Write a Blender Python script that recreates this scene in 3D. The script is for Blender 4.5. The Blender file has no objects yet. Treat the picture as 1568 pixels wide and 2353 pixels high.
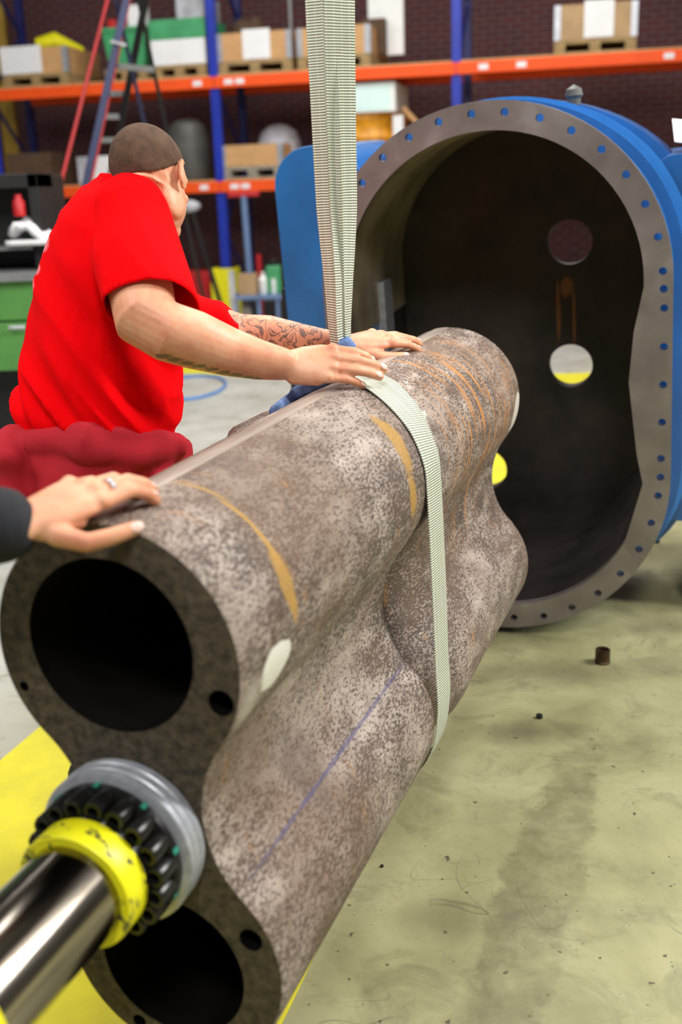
import bpy, bmesh, math, random
from mathutils import Vector as V, Matrix, noise
random.seed(7)
sc = bpy.context.scene
COL = sc.collection
# ------------------------------------------------------------------ camera
FPX, HY, ROLL, CH = 2490.0, 430.0, 0.034, 1.55
pit = math.atan((1176.5-HY)/FPX)
CF = V((0, math.cos(pit), -math.sin(pit))); u0 = V((0, math.sin(pit), math.cos(pit))); r0 = V((1, 0, 0))
CU = u0*math.cos(ROLL)+r0*math.sin(ROLL); CR = r0*math.cos(ROLL)-u0*math.sin(ROLL); CC = V((0, 0, CH))
cd = bpy.data.cameras.new('camera'); cam = bpy.data.objects.new('camera', cd); COL.objects.link(cam)
cam.matrix_world = Matrix(((CR.x, CU.x, -CF.x, 0), (CR.y, CU.y, -CF.y, 0), (CR.z, CU.z, -CF.z, CH), (0, 0, 0, 1)))
cd.sensor_fit = 'VERTICAL'; cd.sensor_height = 24; cd.lens = 24*FPX/2353; cd.clip_end = 80; cd.clip_start = .05
cd.dof.use_dof = True; cd.dof.focus_distance = 2.45; cd.dof.aperture_fstop = 1.55
sc.camera = cam
sc.view_settings.view_transform = 'Standard'; sc.view_settings.look = 'None'; sc.view_settings.gamma = 1
sc.view_settings.use_curve_mapping = False; sc.view_settings.exposure = 0.0
# ------------------------------------------------------------------ world and lights
w = bpy.data.worlds.new('world'); sc.world = w; w.use_nodes = True
w.node_tree.nodes['Background'].inputs[0].default_value = (.9, .95, 1, 1)
w.node_tree.nodes['Background'].inputs[1].default_value = 0.13

def area(name, loc, tgt, sx, sy, e, col=(1, .97, .92)):
    d = bpy.data.lights.new(name, 'AREA'); d.shape = 'RECTANGLE'; d.size = sx; d.size_y = sy; d.energy = e; d.color = col
    o = bpy.data.objects.new(name, d); COL.objects.link(o); o.location = loc
    o.rotation_euler = (V(tgt)-V(loc)).to_track_quat('-Z', 'Y').to_euler()
    return o
area('lamp_key', (4.4, 2.7, 4.3), (.1, 2.2, .7), 1.2, 2.4, 390)
area('lamp_front', (.3, -1.5, 5.3), (.6, 3.6, 1.0), 1.0, 1.0, 200)
area('lamp_left', (-3.4, 1.5, 5.2), (-.4, 3.0, .9), 2.0, 3.0, 170)
area('lamp_far', (-.5, 10.6, 5.9), (-.5, 12.6, 0), 9.0, 1.2, 300)
area('lamp_middle', (.5, 6.5, 5.7), (.3, 6.6, 0), 5.0, 2.0, 300)

# ------------------------------------------------------------------ helpers
def ray(px, py): return CF+CR*((px-784)/FPX)-CU*((py-1176.5)/FPX)
def at(px, py, Y): r = ray(px, py); return CC+r*(Y/r.y)
def fl(px, py, z=0.0): r = ray(px, py); return CC+r*((z-CH)/r.z)
def tag(o, label=None, cat=None, group=None, kind=None):
    if label: o['label'] = label
    if cat: o['category'] = cat
    if group: o['group'] = group
    if kind: o['kind'] = kind
    return o
def thing(name, loc, label, cat, group=None, mw=None):
    o = bpy.data.objects.new(name, None); COL.objects.link(o); o.empty_display_size = .1
    if mw is not None: o.matrix_world = mw
    else: o.location = loc
    bpy.context.view_layer.update()
    return tag(o, label, cat, group)
def wm(o):
    m = o.matrix_basis.copy()
    while o.parent: o = o.parent; m = o.matrix_basis @ m
    return m
def link(name, me, mat, parent=None, local=False, smooth=None, origin=None):
    """me: mesh in world coordinates (or in the parent's when local)"""
    o = bpy.data.objects.new(name, me); COL.objects.link(o)
    if mat:
        me.materials.clear()
        for m in (mat if isinstance(mat, (list, tuple)) else [mat]): me.materials.append(m)
    if parent:
        o.parent = parent
        if not local: me.transform(wm(parent).inverted())
    elif not local:
        if origin is None:
            xs = [v.co for v in me.vertices]
            origin = V(((min(v.x for v in xs)+max(v.x for v in xs))/2, (min(v.y for v in xs)+max(v.y for v in xs))/2, min(v.z for v in xs)))
        me.transform(Matrix.Translation(-V(origin))); o.location = origin
    if smooth is not None:
        me.shade_smooth()
        try: me.set_sharp_from_angle(angle=math.radians(smooth))
        except Exception: pass
    return o
def tomesh(bm):
    lv = [v for v in bm.verts if not v.link_faces]
    if lv: bmesh.ops.delete(bm, geom=lv, context='VERTS')
    bmesh.ops.recalc_face_normals(bm, faces=bm.faces[:])
    me = bpy.data.meshes.new('m'); bm.to_mesh(me); bm.free(); return me
class MB:
    def __init__(s, M=None): s.bm = bmesh.new(); s.M = M or Matrix.Identity(4)
    def v(s, p): return s.bm.verts.new(s.M @ V(p))
    def box(s, x0, x1, y0, y1, z0, z1, bev=0):
        vs = [s.v((x, y, z)) for z in (z0, z1) for y in (y0, y1) for x in (x0, x1)]
        fs = [s.bm.faces.new([vs[i] for i in q]) for q in ((0, 2, 3, 1), (4, 5, 7, 6), (0, 1, 5, 4), (2, 6, 7, 3), (0, 4, 6, 2), (1, 3, 7, 5))]
        if bev:
            es = {e for f in fs for e in f.edges}
            bmesh.ops.bevel(s.bm, geom=list(es), offset=bev, segments=2, affect='EDGES', profile=.5)
        return s
    def beam(s, p, q, wx, wy, up=(0, 0, 1)):
        p, q = V(p), V(q); d = (q-p).normalized(); a = d.cross(V(up))
        if a.length < 1e-3: a = d.cross(V((1, 0, 0)))
        a.normalize(); b = a.cross(d)
        vs = [s.v(c+a*i*wx/2+b*j*wy/2) for c in (p, q) for i, j in ((-1, -1), (1, -1), (1, 1), (-1, 1))]
        for f in ((0, 1, 2, 3), (4, 7, 6, 5), (0, 4, 5, 1), (1, 5, 6, 2), (2, 6, 7, 3), (3, 7, 4, 0)): s.bm.faces.new([vs[i] for i in f])
        return s
    def tube(s, pts, rad, n=12, cap=True):
        pts = [V(p) for p in pts]; m = len(pts)
        rad = rad if isinstance(rad, (list, tuple)) else [rad]*m
        t0 = (pts[1]-pts[0]).normalized(); a = t0.orthogonal().normalized(); rings = []
        for i, p in enumerate(pts):
            t = (pts[min(i+1, m-1)]-pts[max(i-1, 0)]).normalized()
            a = (a-t*a.dot(t)).normalized(); b = t.cross(a)
            rings.append([s.v(p+a*rad[i]*math.cos(k*math.tau/n)+b*rad[i]*math.sin(k*math.tau/n)) for k in range(n)])
        for r, q in zip(rings, rings[1:]):
            for k in range(n): s.bm.faces.new((r[k], r[(k+1) % n], q[(k+1) % n], q[k]))
        if cap: s.bm.faces.new(rings[0][::-1]); s.bm.faces.new(rings[-1])
        return s
    def lathe(s, prof, c=(0, 0, 0), ax=(0, 0, 1), n=32, close=False):
        """prof: (radius, height) along ax"""
        ax = V(ax).normalized(); a = ax.orthogonal().normalized(); b = ax.cross(a); c = V(c)
        rings = [[s.v(c+ax*h+(a*math.cos(k*math.tau/n)+b*math.sin(k*math.tau/n))*max(r, 1e-4)) for k in range(n)] for r, h in prof]
        seq = list(zip(rings, rings[1:]))
        if close: seq.append((rings[-1], rings[0]))
        for r, q in seq:
            for k in range(n): s.bm.faces.new((r[k], r[(k+1) % n], q[(k+1) % n], q[k]))
        return s
    def ball(s, c, r, M3=None, seg=16):
        c = V(c); r = r if isinstance(r, (list, tuple)) else (r, r, r); M3 = M3 or Matrix.Identity(3)
        m = s.M @ Matrix.Translation(c) @ M3.to_4x4() @ Matrix.Diagonal((r[0], r[1], r[2], 1))
        bmesh.ops.create_uvsphere(s.bm, u_segments=seg, v_segments=max(8, seg*2//3), radius=1, matrix=m); return s
    def limb(s, stations, n=20):
        """stations: (pos, ru, rv, udir); elliptic sections with rounded ends"""
        st = [(V(p), a, b, V(u)) for p, a, b, u in stations]; m = len(st); full = []
        for i, (p, a, b, u) in enumerate(st):
            t = (st[min(i+1, m-1)][0]-st[max(i-1, 0)][0]).normalized()
            full.append((p, a, b, u, t))
        def cap(e, sg):
            p, a, b, u, t = e; out = []
            for k in (.5, .8, .96): out.append((p+t*sg*min(a, b)*k, a*math.sqrt(1-k*k), b*math.sqrt(1-k*k), u, t))
            return out
        full = cap(full[0], -1)[::-1]+full+cap(full[-1], 1); rings = []
        for p, a, b, u, t in full:
            uu = (u-t*u.dot(t)).normalized(); vv = t.cross(uu)
            rings.append([s.v(p+uu*a*math.cos(k*math.tau/n)+vv*b*math.sin(k*math.tau/n)) for k in range(n)])
        for r, q in zip(rings, rings[1:]):
            for k in range(n): s.bm.faces.new((r[k], r[(k+1) % n], q[(k+1) % n], q[k]))
        s.bm.faces.new(rings[0][::-1]); s.bm.faces.new(rings[-1]); return s
    def prism(s, poly, z0, z1):
        a = [s.v((x, y, z0)) for x, y in poly]; b = [s.v((x, y, z1)) for x, y in poly]; n = len(poly)
        for k in range(n): s.bm.faces.new((a[k], a[(k+1) % n], b[(k+1) % n], b[k]))
        s.bm.faces.new(a[::-1]); s.bm.faces.new(b); return s
    def plate(s, outer, holes, fn, t0, t1, walls=True):
        """flat plate with holes; loops are 2D; fn(x,y,t) gives the point"""
        for t in (t0, t1):
            bm = bmesh.new(); es = []
            for lp in [outer]+holes:
                vs = [bm.verts.new((x, y, 0)) for x, y in lp]
                es += [bm.edges.new((vs[i], vs[(i+1) % len(vs)])) for i in range(len(vs))]
            bmesh.ops.triangle_fill(bm, edges=es, use_beauty=True)
            bm.verts.index_update(); nv = [s.v(fn(v.co.x, v.co.y, t)) for v in bm.verts]
            for f in bm.faces: s.bm.faces.new([nv[v.index] for v in f.verts])
            bm.free()
            if not walls or t0 == t1: return s
        for lp in [outer]+holes:
            a = [s.v(fn(x, y, t0)) for x, y in lp]; b = [s.v(fn(x, y, t1)) for x, y in lp]; n = len(lp)
            for k in range(n): s.bm.faces.new((a[k], a[(k+1) % n], b[(k+1) % n], b[k]))
        return s
    def out(s, name, mat, parent=None, local=False, smooth=None, bevel=0):
        bmesh.ops.remove_doubles(s.bm, verts=s.bm.verts[:], dist=1e-5)
        me = tomesh(s.bm); o = link(name, me, mat, parent, local, smooth)
        if bevel:
            b = o.modifiers.new('b', 'BEVEL'); b.width = bevel; b.segments = 2; b.limit_method = 'ANGLE'; b.angle_limit = math.radians(50)
        return o
def circ(cx, cy, r, n=32, a0=0): return [(cx+r*math.cos(a0+k*math.tau/n), cy+r*math.sin(a0+k*math.tau/n)) for k in range(n)]
def copy_tree(o, parent=None):
    c = o.copy(); COL.objects.link(c); c.parent = parent
    for ch in list(o.children): copy_tree(ch, c)
    return c
def remesh(mb, voxel, smooth_it=3, push=None):
    """union of the collected closed shapes as one continuous surface"""
    me = bpy.data.meshes.new('t'); bmesh.ops.recalc_face_normals(mb.bm, faces=mb.bm.faces[:]); mb.bm.to_mesh(me); mb.bm.free()
    o = bpy.data.objects.new('t', me); COL.objects.link(o)
    r = o.modifiers.new('r', 'REMESH'); r.mode = 'VOXEL'; r.voxel_size = voxel
    if smooth_it: q = o.modifiers.new('s', 'SMOOTH'); q.factor = .5; q.iterations = smooth_it
    dg = bpy.context.evaluated_depsgraph_get(); dg.update()
    m2 = bpy.data.meshes.new_from_object(o.evaluated_get(dg)); bpy.data.objects.remove(o); return m2

# ------------------------------------------------------------------ materials
def nt(name):
    m = bpy.data.materials.new(name); m.use_nodes = True; t = m.node_tree; return m, t, t.nodes['Principled BSDF']
class N:
    def __init__(s, t): s.t = t
    def n(s, ty, **kw):
        x = s.t.nodes.new(ty)
        for k, v in kw.items():
            if k.startswith('i_'):
                x.inputs[k[2:].replace('_', ' ')].default_value = v
            else: setattr(x, k, v)
        return x
    def l(s, a, b): s.t.links.new(a, b)
    def coord(s, scale=(1, 1, 1), out='Object'):
        c = s.n('ShaderNodeTexCoord'); m = s.n('ShaderNodeMapping'); m.inputs['Scale'].default_value = scale; s.l(c.outputs[out], m.inputs[0]); return m.outputs[0]
    def noise(s, co, scale, detail=4, rough=.6, dist=0):
        x = s.n('ShaderNodeTexNoise'); x.inputs['Scale'].default_value = scale; x.inputs['Detail'].default_value = detail
        x.inputs['Roughness'].default_value = rough; x.inputs['Distortion'].default_value = dist; s.l(co, x.inputs['Vector']); return x.outputs[0]
    def ramp(s, fac, stops, interp='LINEAR'):
        r = s.n('ShaderNodeValToRGB'); r.color_ramp.interpolation = interp; e = r.color_ramp.elements
        while len(e) < len(stops): e.new(.5)
        for i, (p, c) in enumerate(stops):
            e[i].position = p; e[i].color = (c, c, c, 1) if isinstance(c, (int, float)) else (*c, 1)
        s.l(fac, r.inputs[0]); return r.outputs[0]
    def mix(s, fac, a, b, mode='MIX'):
        m = s.n('ShaderNodeMix'); m.data_type = 'RGBA'; m.blend_type = mode
        for inp, v in ((m.inputs[0], fac), (m.inputs[6], a), (m.inputs[7], b)):
            if isinstance(v, (int, float)): inp.default_value = v
            elif isinstance(v, tuple): inp.default_value = (*v, 1)
            else: s.l(v, inp)
        return m.outputs[2]
    def math(s, op, a, b=0):
        m = s.n('ShaderNodeMath'); m.operation = op
        for i, v in enumerate((a, b)):
            if isinstance(v, (int, float)): m.inputs[i].default_value = v
            else: s.l(v, m.inputs[i])
        return m.outputs[0]
    def blob(s, co, c, r, soft=.35, wob=None):
        """1 inside an ellipsoid of half-sizes r around c"""
        a = s.n('ShaderNodeVectorMath', operation='SUBTRACT'); s.l(co, a.inputs[0]); a.inputs[1].default_value = c
        b = s.n('ShaderNodeVectorMath', operation='DIVIDE'); s.l(a.outputs[0], b.inputs[0]); b.inputs[1].default_value = r
        d = s.n('ShaderNodeVectorMath', operation='LENGTH'); s.l(b.outputs[0], d.inputs[0]); x = d.outputs['Value']
        if wob is not None: x = s.math('ADD', x, s.math('MULTIPLY', s.math('SUBTRACT', wob, .5), 1.2))
        return s.ramp(x, [(1-soft, 1.0), (1.0, 0.0)])
    def bump(s, h, bsdf, strength=.3, dist=.01):
        b = s.n('ShaderNodeBump'); b.inputs['Strength'].default_value = strength; b.inputs['Distance'].default_value = dist; s.l(h, b.inputs['Height']); s.l(b.outputs[0], bsdf.inputs['Normal'])
def mat(name, col, rough=.5, metal=0, var=.15, scale=8, bump=0, bscale=None, col2=None, coat=0, stretch=(1, 1, 1)):
    m, t, b = nt(name); g = N(t); co = g.coord(stretch); f = g.noise(co, scale, 4)
    c2 = col2 or tuple(max(0, c*(1-var*2)) for c in col)
    g.l(g.ramp(f, [(.35, c2), (.65, col)]), b.inputs['Base Color'])
    b.inputs['Roughness'].default_value = rough; b.inputs['Metallic'].default_value = metal
    if coat: b.inputs['Coat Weight'].default_value = coat
    if bump: g.bump(g.noise(co, bscale or scale*6, 4), b, bump)
    return m

M = {}
def pipe_material():
    m, t, b = nt('mottled_cast_iron'); g = N(t); co = g.coord()
    cs = g.coord((1, .42, 1))
    big = g.noise(cs, 4.5, 3, .6); mid = g.noise(cs, 22, 3, .6); fine = g.noise(cs, 205, 3, .72, .25)
    thr = g.math('ADD', g.math('MULTIPLY', g.math('SUBTRACT', big, .5), .45), g.math('MULTIPLY', g.math('SUBTRACT', mid, .5), .25))
    sp = g.ramp(g.math('ADD', fine, thr), [(.45, 0.0), (.54, 1.0)])
    light = g.mix(g.ramp(mid, [(.3, 0.0), (.7, 1.0)]), (.26, .205, .175), (.46, .39, .345))
    dark = g.mix(g.noise(co, 9, 2), (.055, .04, .035), (.15, .11, .09))
    c = g.mix(sp, dark, light)
    c = g.mix(g.math('MULTIPLY', g.ramp(g.noise(co, 3.1, 4, .6), [(.42, 0.0), (.64, 1.0)]), .62), c, (.15, .09, .055))
    # long darker handling marks and rust blooms
    c = g.mix(g.math('MULTIPLY', g.ramp(g.noise(g.coord((1.6, .8, 1)), 4.2, 4, .65, .6), [(.56, 0.0), (.66, 1.0)]), .55), c, (.10, .075, .065))
    c = g.mix(g.math('MULTIPLY', g.ramp(g.noise(g.coord((1, 2.2, 1)), 6.5, 5, .7, .5), [(.62, 0.0), (.72, 1.0)]), .75), c, (.45, .22, .075))
    c = g.mix(g.math('MULTIPLY', g.ramp(g.noise(g.coord((1, 9, 1)), 6, 4, .6), [(.53, 0.0), (.62, 1.0)]), g.math('MULTIPLY', g.blob(co, (.1, 1.45, 0), (.4, .45, .35), .5), .9)), c, (.50, .22, .06))
    wob = g.noise(co, 16, 3)
    # ochre rust run round the upper barrel near the front
    for cc, r in (((.186, .185, .045), (.05, .022, .055)), ((.192, .19, .0), (.05, .013, .03)), ((.17, .188, .10), (.04, .007, .05)), ((.13, .19, .15), (.05, .005, .04)), ((.07, .20, .187), (.06, .004, .03)),
                  ((.17, .82, .10), (.06, .035, .09)), ((.18, .80, 0), (.05, .03, .06))):
        c = g.mix(g.math('MULTIPLY', g.blob(co, cc, r, .3, wob), .85), c, (.42, .24, .055))
    # ground bright spots and chalk smears
    for cc, r, k, col in (((.188, .12, -.062), (.05, .05, .036), 1, (.80, .80, .74)), ((.182, .045, -.09), (.05, .045, .05), .8, (.52, .48, .43)), ((.191, 1.817, -.051), (.06, .035, .05), 1, (.62, .58, .53)),
                          ((.15, 1.02, .12), (.05, .05, .04), .9, (.7, .72, .64)), ((.10, 1.12, .165), (.035, .03, .02), .9, (.72, .70, .6))):
        mk = g.blob(co, cc, r, .12, g.noise(co, 8, 2)) if k == 1 else g.blob(co, cc, r, .6, g.noise(co, 60, 3))
        if k == .9: mk = g.math('MULTIPLY', mk, g.ramp(g.noise(g.coord((1, .5, 1)), 70, 3, .6), [(.54, 0.0), (.60, 1.0)]))
        c = g.mix(g.math('MULTIPLY', mk, k), c, col)
    # blue chalk line along the lower barrel
    ln = g.blob(co, (.13, .45, -.375), (.05, .5, .0045), .5, g.noise(co, 25, 2))
    c = g.mix(g.math('MULTIPLY', ln, .65), c, (.06, .06, .16))
    g.l(c, b.inputs['Base Color']); b.inputs['Roughness'].default_value = .62; b.inputs['Specular IOR Level'].default_value = .35; b.inputs['Metallic'].default_value = .1
    g.bump(g.math('ADD', fine, g.math('MULTIPLY', mid, .6)), b, .35, .004)
    return m
M['pipe'] = pipe_material()
M['face'] = mat('dark_sawn_iron', (.115, .088, .058), .8, .1, .3, 60, .5, 160, (.032, .026, .017))
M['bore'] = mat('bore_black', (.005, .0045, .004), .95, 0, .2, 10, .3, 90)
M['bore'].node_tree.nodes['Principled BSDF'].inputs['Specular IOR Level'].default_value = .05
M['strip'] = mat('scraped_iron_strip', (.42, .35, .30), .5, .3, .2, 30, .1, 120, (.26, .21, .18), stretch=(1, .1, 1))
def flange_material():
    m, t, b = nt('machined_flange_steel'); g = N(t); co = g.coord()
    f = g.noise(g.coord((1, 1, 1)), 5, 3, .55, .6); f2 = g.noise(co, 120, 2)
    c = g.ramp(f, [(.3, (.20, .175, .175)), (.55, (.29, .26, .26)), (.75, (.44, .41, .43))])
    c = g.mix(g.math('MULTIPLY', f2, .3), c, (.2, .17, .15)); g.l(c, b.inputs['Base Color'])
    b.inputs['Metallic'].default_value = .55; b.inputs['Roughness'].default_value = .42
    g.bump(g.noise(g.coord((60, 60, 3)), 2, 2), b, .08, .002); return m
M['flange'] = flange_material()
def cavity_material():
    m, t, b = nt('rusty_dark_cavity'); g = N(t); co = g.coord()
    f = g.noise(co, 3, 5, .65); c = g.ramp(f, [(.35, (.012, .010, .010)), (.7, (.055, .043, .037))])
    wob = g.noise(g.coord((1, 1, .3)), 20, 3)
    for x, z, rx, rz in ((.13, -.20, .010, .15), (.19, -.24, .008, .12), (.16, -.12, .03, .05)):
        c = g.mix(g.math('MULTIPLY', g.blob(co, (x, .78, z), (rx, .4, rz), .4, wob), .7), c, (.30, .12, .03))
    g.l(c, b.inputs['Base Color']); b.inputs['Roughness'].default_value = .55; b.inputs['Metallic'].default_value = .2; g.bump(g.noise(co, 60, 3), b, .2, .003); return m
M['cavity'] = cavity_material()
M['cavity_lit'] = mat('lit_cavity_liner', (.50, .42, .31), .5, .2, .3, 4, .1, 50, (.22, .18, .13))  # paler liner colour, paints in the light falling inside the mouth
M['blue'] = mat('machine_blue_paint', (.025, .17, .50), .3, 0, .2, 3, .05, 30, (.02, .12, .36), coat=.4)
M['blue_light'] = mat('bright_blue_paint', (.05, .28, .75), .3, 0, .1, 4, 0, coat=.4)
M['teal'] = mat('dark_teal_paint', (.02, .09, .12), .5, 0, .2, 4)
def floor_material():
    m, t, b = nt('stained_workshop_floor'); g = N(t); co = g.coord()
    d = g.n('ShaderNodeSeparateXYZ'); g.l(co, d.inputs[0])
    base = g.ramp(g.noise(co, 2.2, 5, .6, .4), [(.3, (.24, .232, .115)), (.5, (.35, .34, .18)), (.7, (.44, .43, .25))])
    # the coating is worn to pale grey beyond the machine
    far = g.ramp(g.math('ADD', d.outputs[1], g.math('MULTIPLY', d.outputs[0], -1.6)), [(0.0, 0.0), (1.0, 1.0)])
    mr = g.n('ShaderNodeMapRange'); mr.inputs[1].default_value = 3.2; mr.inputs[2].default_value = 5.6
    g.l(g.math('ADD', d.outputs[1], g.math('MULTIPLY', d.outputs[0], -1.9)), mr.inputs[0])
    base = g.mix(mr.outputs[0], base, g.ramp(g.noise(co, 1.4, 4), [(.3, (.40, .395, .36)), (.7, (.54, .535, .50))]))
    st = g.ramp(g.noise(co, 4.5, 6, .7, .8), [(.52, 0.0), (.72, 1.0)]); base = g.mix(g.math('MULTIPLY', st, .6), base, (.13, .12, .07))
    sm = g.ramp(g.noise(g.coord((.8, 2.6, 1)), 2.2, 4, .6, .5), [(.55, 0.0), (.75, 1.0)]); base = g.mix(g.math('MULTIPLY', sm, .35), base, (.16, .15, .10))
    sk = g.ramp(g.noise(g.coord((1, 1, 1)), 38, 2, .5), [(.70, 0.0), (.735, 1.0)]); base = g.mix(g.math('MULTIPLY', sk, .8), base, (.05, .045, .035))
    for sc_, th in ((3.3, .003), (2.1, .002), (5.2, .004)):
        w_ = g.noise(g.coord((1, 1, 1)), sc_, 1, .4, 1.2); q = g.ramp(g.math('ABSOLUTE', g.math('SUBTRACT', w_, .5)), [(th*.3, 1.0), (th, 0.0)])
        base = g.mix(g.math('MULTIPLY', q, g.math('MULTIPLY', g.ramp(g.noise(co, 2.7, 3), [(.5, 0.0), (.6, 1.0)]), .5)), base, (.08, .075, .055))
    # dark noise-broken band parallel to the lane, and soft dark patches near the machine
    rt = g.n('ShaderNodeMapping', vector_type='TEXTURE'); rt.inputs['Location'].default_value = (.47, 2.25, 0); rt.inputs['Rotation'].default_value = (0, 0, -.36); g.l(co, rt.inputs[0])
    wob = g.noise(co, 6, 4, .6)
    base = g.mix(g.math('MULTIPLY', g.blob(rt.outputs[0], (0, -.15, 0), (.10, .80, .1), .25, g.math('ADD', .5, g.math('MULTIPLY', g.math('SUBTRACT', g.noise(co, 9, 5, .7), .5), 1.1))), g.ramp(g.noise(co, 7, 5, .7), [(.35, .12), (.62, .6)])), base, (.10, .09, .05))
    for c_, r_, k_ in (((.52, 2.86, 0), (.22, .09, .1), .65), ((.62, 3.25, 0), (.55, .13, .1), .4), ((1.12, 3.60, 0), (.30, .12, .1), .5), ((.95, 2.45, 0), (.10, .12, .1), .4), ((.20, 2.02, 0), (.14, .10, .1), .4)):
        base = g.mix(g.math('MULTIPLY', g.blob(co, c_, r_, .8, wob), k_), base, (.09, .08, .045))
    fib = g.ramp(g.noise(g.coord((1, 1, 1)), 24, 6, .8, 1.5), [(.56, 0.0), (.68, 1.0)]); base = g.mix(g.math('MULTIPLY', fib, .35), base, (.15, .135, .07))
    g.l(base, b.inputs['Base Color']); b.inputs['Roughness'].default_value = .42; b.inputs['Specular IOR Level'].default_value = .4
    g.bump(g.noise(co, 30, 4), b, .08, .004); return m
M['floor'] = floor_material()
M['yellow_paint'] = mat('yellow_floor_paint', (.80, .74, .03), .45, 0, .08, 5, .05, 60, (.66, .60, .04))
M['yellow'] = mat('yellow_paint', (.86, .80, .01), .4, 0, .1, 14, 0, None, (.78, .72, .01))
def scuffed_yellow():
    m, t, b = nt('scuffed_yellow_ring'); g = N(t); co = g.coord()
    q = g.ramp(g.noise(g.coord((1, 2, 1)), 28, 5, .7, .5), [(.57, 0.0), (.62, 1.0)])
    g.l(g.mix(q, (.88, .84, .01), (.05, .05, .03)), b.inputs['Base Color']); b.inputs['Roughness'].default_value = .4; return m
M['ring'] = scuffed_yellow()
def brick():
    m, t, b = nt('dark_red_brick'); g = N(t); x = g.n('ShaderNodeTexBrick'); g.l(g.coord(), x.inputs[0])
    mp = g.n('ShaderNodeMapping'); c = g.n('ShaderNodeTexCoord'); mp.inputs['Rotation'].default_value = (math.pi/2, 0, 0); g.l(c.outputs['Object'], mp.inputs[0]); g.l(mp.outputs[0], x.inputs[0])
    x.inputs['Color1'].default_value = (.10, .022, .022, 1); x.inputs['Color2'].default_value = (.075, .022, .028, 1); x.inputs['Mortar'].default_value = (.12, .085, .09, 1)
    x.inputs['Scale'].default_value = 1; x.inputs['Brick Width'].default_value = .22; x.inputs['Row Height'].default_value = .075; x.inputs['Mortar Size'].default_value = .008
    g.l(x.outputs[0], b.inputs['Base Color']); b.inputs['Roughness'].default_value = .85; return m
M['brick'] = brick()
M['grey_wall'] = mat('grey_wall', (.30, .30, .30), .8, 0, .05, 2)
M['orange'] = mat('orange_beam_paint', (.92, .085, .0), .6, 0, .05, 5)
M['rack_blue'] = mat('rack_blue_paint', (.012, .035, .42), .4, 0, .1, 5)
M['rack_dark'] = mat('rack_dark_blue', (.01, .014, .12), .5, 0, .1, 5)
M['wood'] = mat('pine_crate', (.62, .36, .16), .65, 0, .15, 6, .1, 40, (.48, .26, .11), stretch=(1, 1, 6))
M['pallet'] = mat('pallet_wood', (.40, .27, .12), .75, 0, .2, 8, .1, 40, stretch=(1, 1, 5))
M['oldwood'] = mat('weathered_wood', (.36, .32, .27), .75, 0, .2, 8)
M['zinc'] = mat('zinc_corner', (.50, .52, .58), .35, .5, .1, 9)
M['paper'] = mat('white_paper', (.82, .82, .86), .7, 0, .03, 6)
M['white'] = mat('white_plastic', (.84, .86, .86), .5, 0, .03, 6)
M['cyanbox'] = mat('pale_cyan_board', (.68, .88, .88), .6, 0, .03, 6)
M['green'] = mat('green_bin_plastic', (.06, .36, .15), .45, 0, .12, 5)
M['bench_green'] = mat('bench_green_paint', (.10, .30, .07), .45, 0, .08, 4)
M['amber'] = mat('amber_strap', (.85, .36, .01), .4, 0, .2, 12)
M['black'] = mat('black_paint', (.012, .012, .014), .5, 0, .2, 6)
M['navy'] = mat('navy_alu', (.035, .045, .12), .4, .2, .1, 6)
M['red'] = mat('red_paint', (.55, .015, .02), .4, 0, .1, 6)
M['grey'] = mat('grey_metal', (.32, .33, .34), .4, .5, .1, 7)
M['palegrey'] = mat('pale_plastic_wrap', (.55, .55, .62), .35, 0, .2, 12, .3, 20)
M['cart_blue'] = mat('cart_blue_paint', (.14, .22, .42), .45, 0, .1, 6)
M['card'] = mat('cardboard', (.46, .30, .16), .8, 0, .1, 5)
M['chrome'] = mat('polished_shaft', (.42, .38, .33), .16, 1.0, .3, 5, .04, 12, (.10, .085, .07), stretch=(5, .35, 5))
M['alu'] = mat('turned_grey_ring', (.42, .44, .50), .38, .3, .15, 40, .05, 90)
M['boltblack'] = mat('blackened_bolts', (.018, .018, .018), .28, .4, .2, 30)
M['gasket'] = mat('gasket_green', (.02, .25, .18), .5, 0, .1, 9)
M['bluecloth'] = mat('blue_protective_cloth', (.22, .36, .66), .75, 0, .25, 25, .4, 60, (.07, .13, .34))
M['ochre'] = mat('ochre_column_paint', (.42, .26, .02), .5, 0, .1, 4)
M['dark_brown'] = mat('dark_brown_board', (.10, .055, .03), .8, 0, .15, 5)
M['dark_grey'] = mat('dark_grey_plastic', (.09, .09, .085), .5, 0, .15, 5)
M['rust'] = mat('brass_bushing', (.10, .06, .03), .4, .6, .3, 30)
def web():
    m, t, b = nt('woven_sling_webbing'); g = N(t); c = g.n('ShaderNodeUVMap'); s_ = g.n('ShaderNodeSeparateXYZ'); g.l(c.outputs[0], s_.inputs[0])
    ob = g.coord(); wv = g.math('SINE', g.math('ADD', g.math('MULTIPLY', s_.outputs[1], math.tau/.0055), g.math('MULTIPLY', g.noise(ob, 20, 2), 3)))
    ed = g.math('SINE', g.math('MULTIPLY', s_.outputs[0], math.tau*4.0))
    f = g.math('ADD', g.math('MULTIPLY', wv, .5), .5)
    c1 = g.mix(g.ramp(f, [(.15, 0.0), (.6, 1.0)]), (.24, .27, .20), (.68, .70, .59))
    c1 = g.mix(g.math('MULTIPLY', g.ramp(g.noise(ob, 14, 4), [(.5, 0.0), (.75, 1.0)]), .35), c1, (.36, .36, .26))
    c1 = g.mix(g.math('MULTIPLY', g.ramp(ed, [(.90, 0.0), (.98, 1.0)]), .35), c1, (.8, .8, .74))
    g.l(c1, b.inputs['Base Color']); b.inputs['Roughness'].default_value = .6; g.bump(f, b, .6, .003); return m
M['web'] = web()
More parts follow.
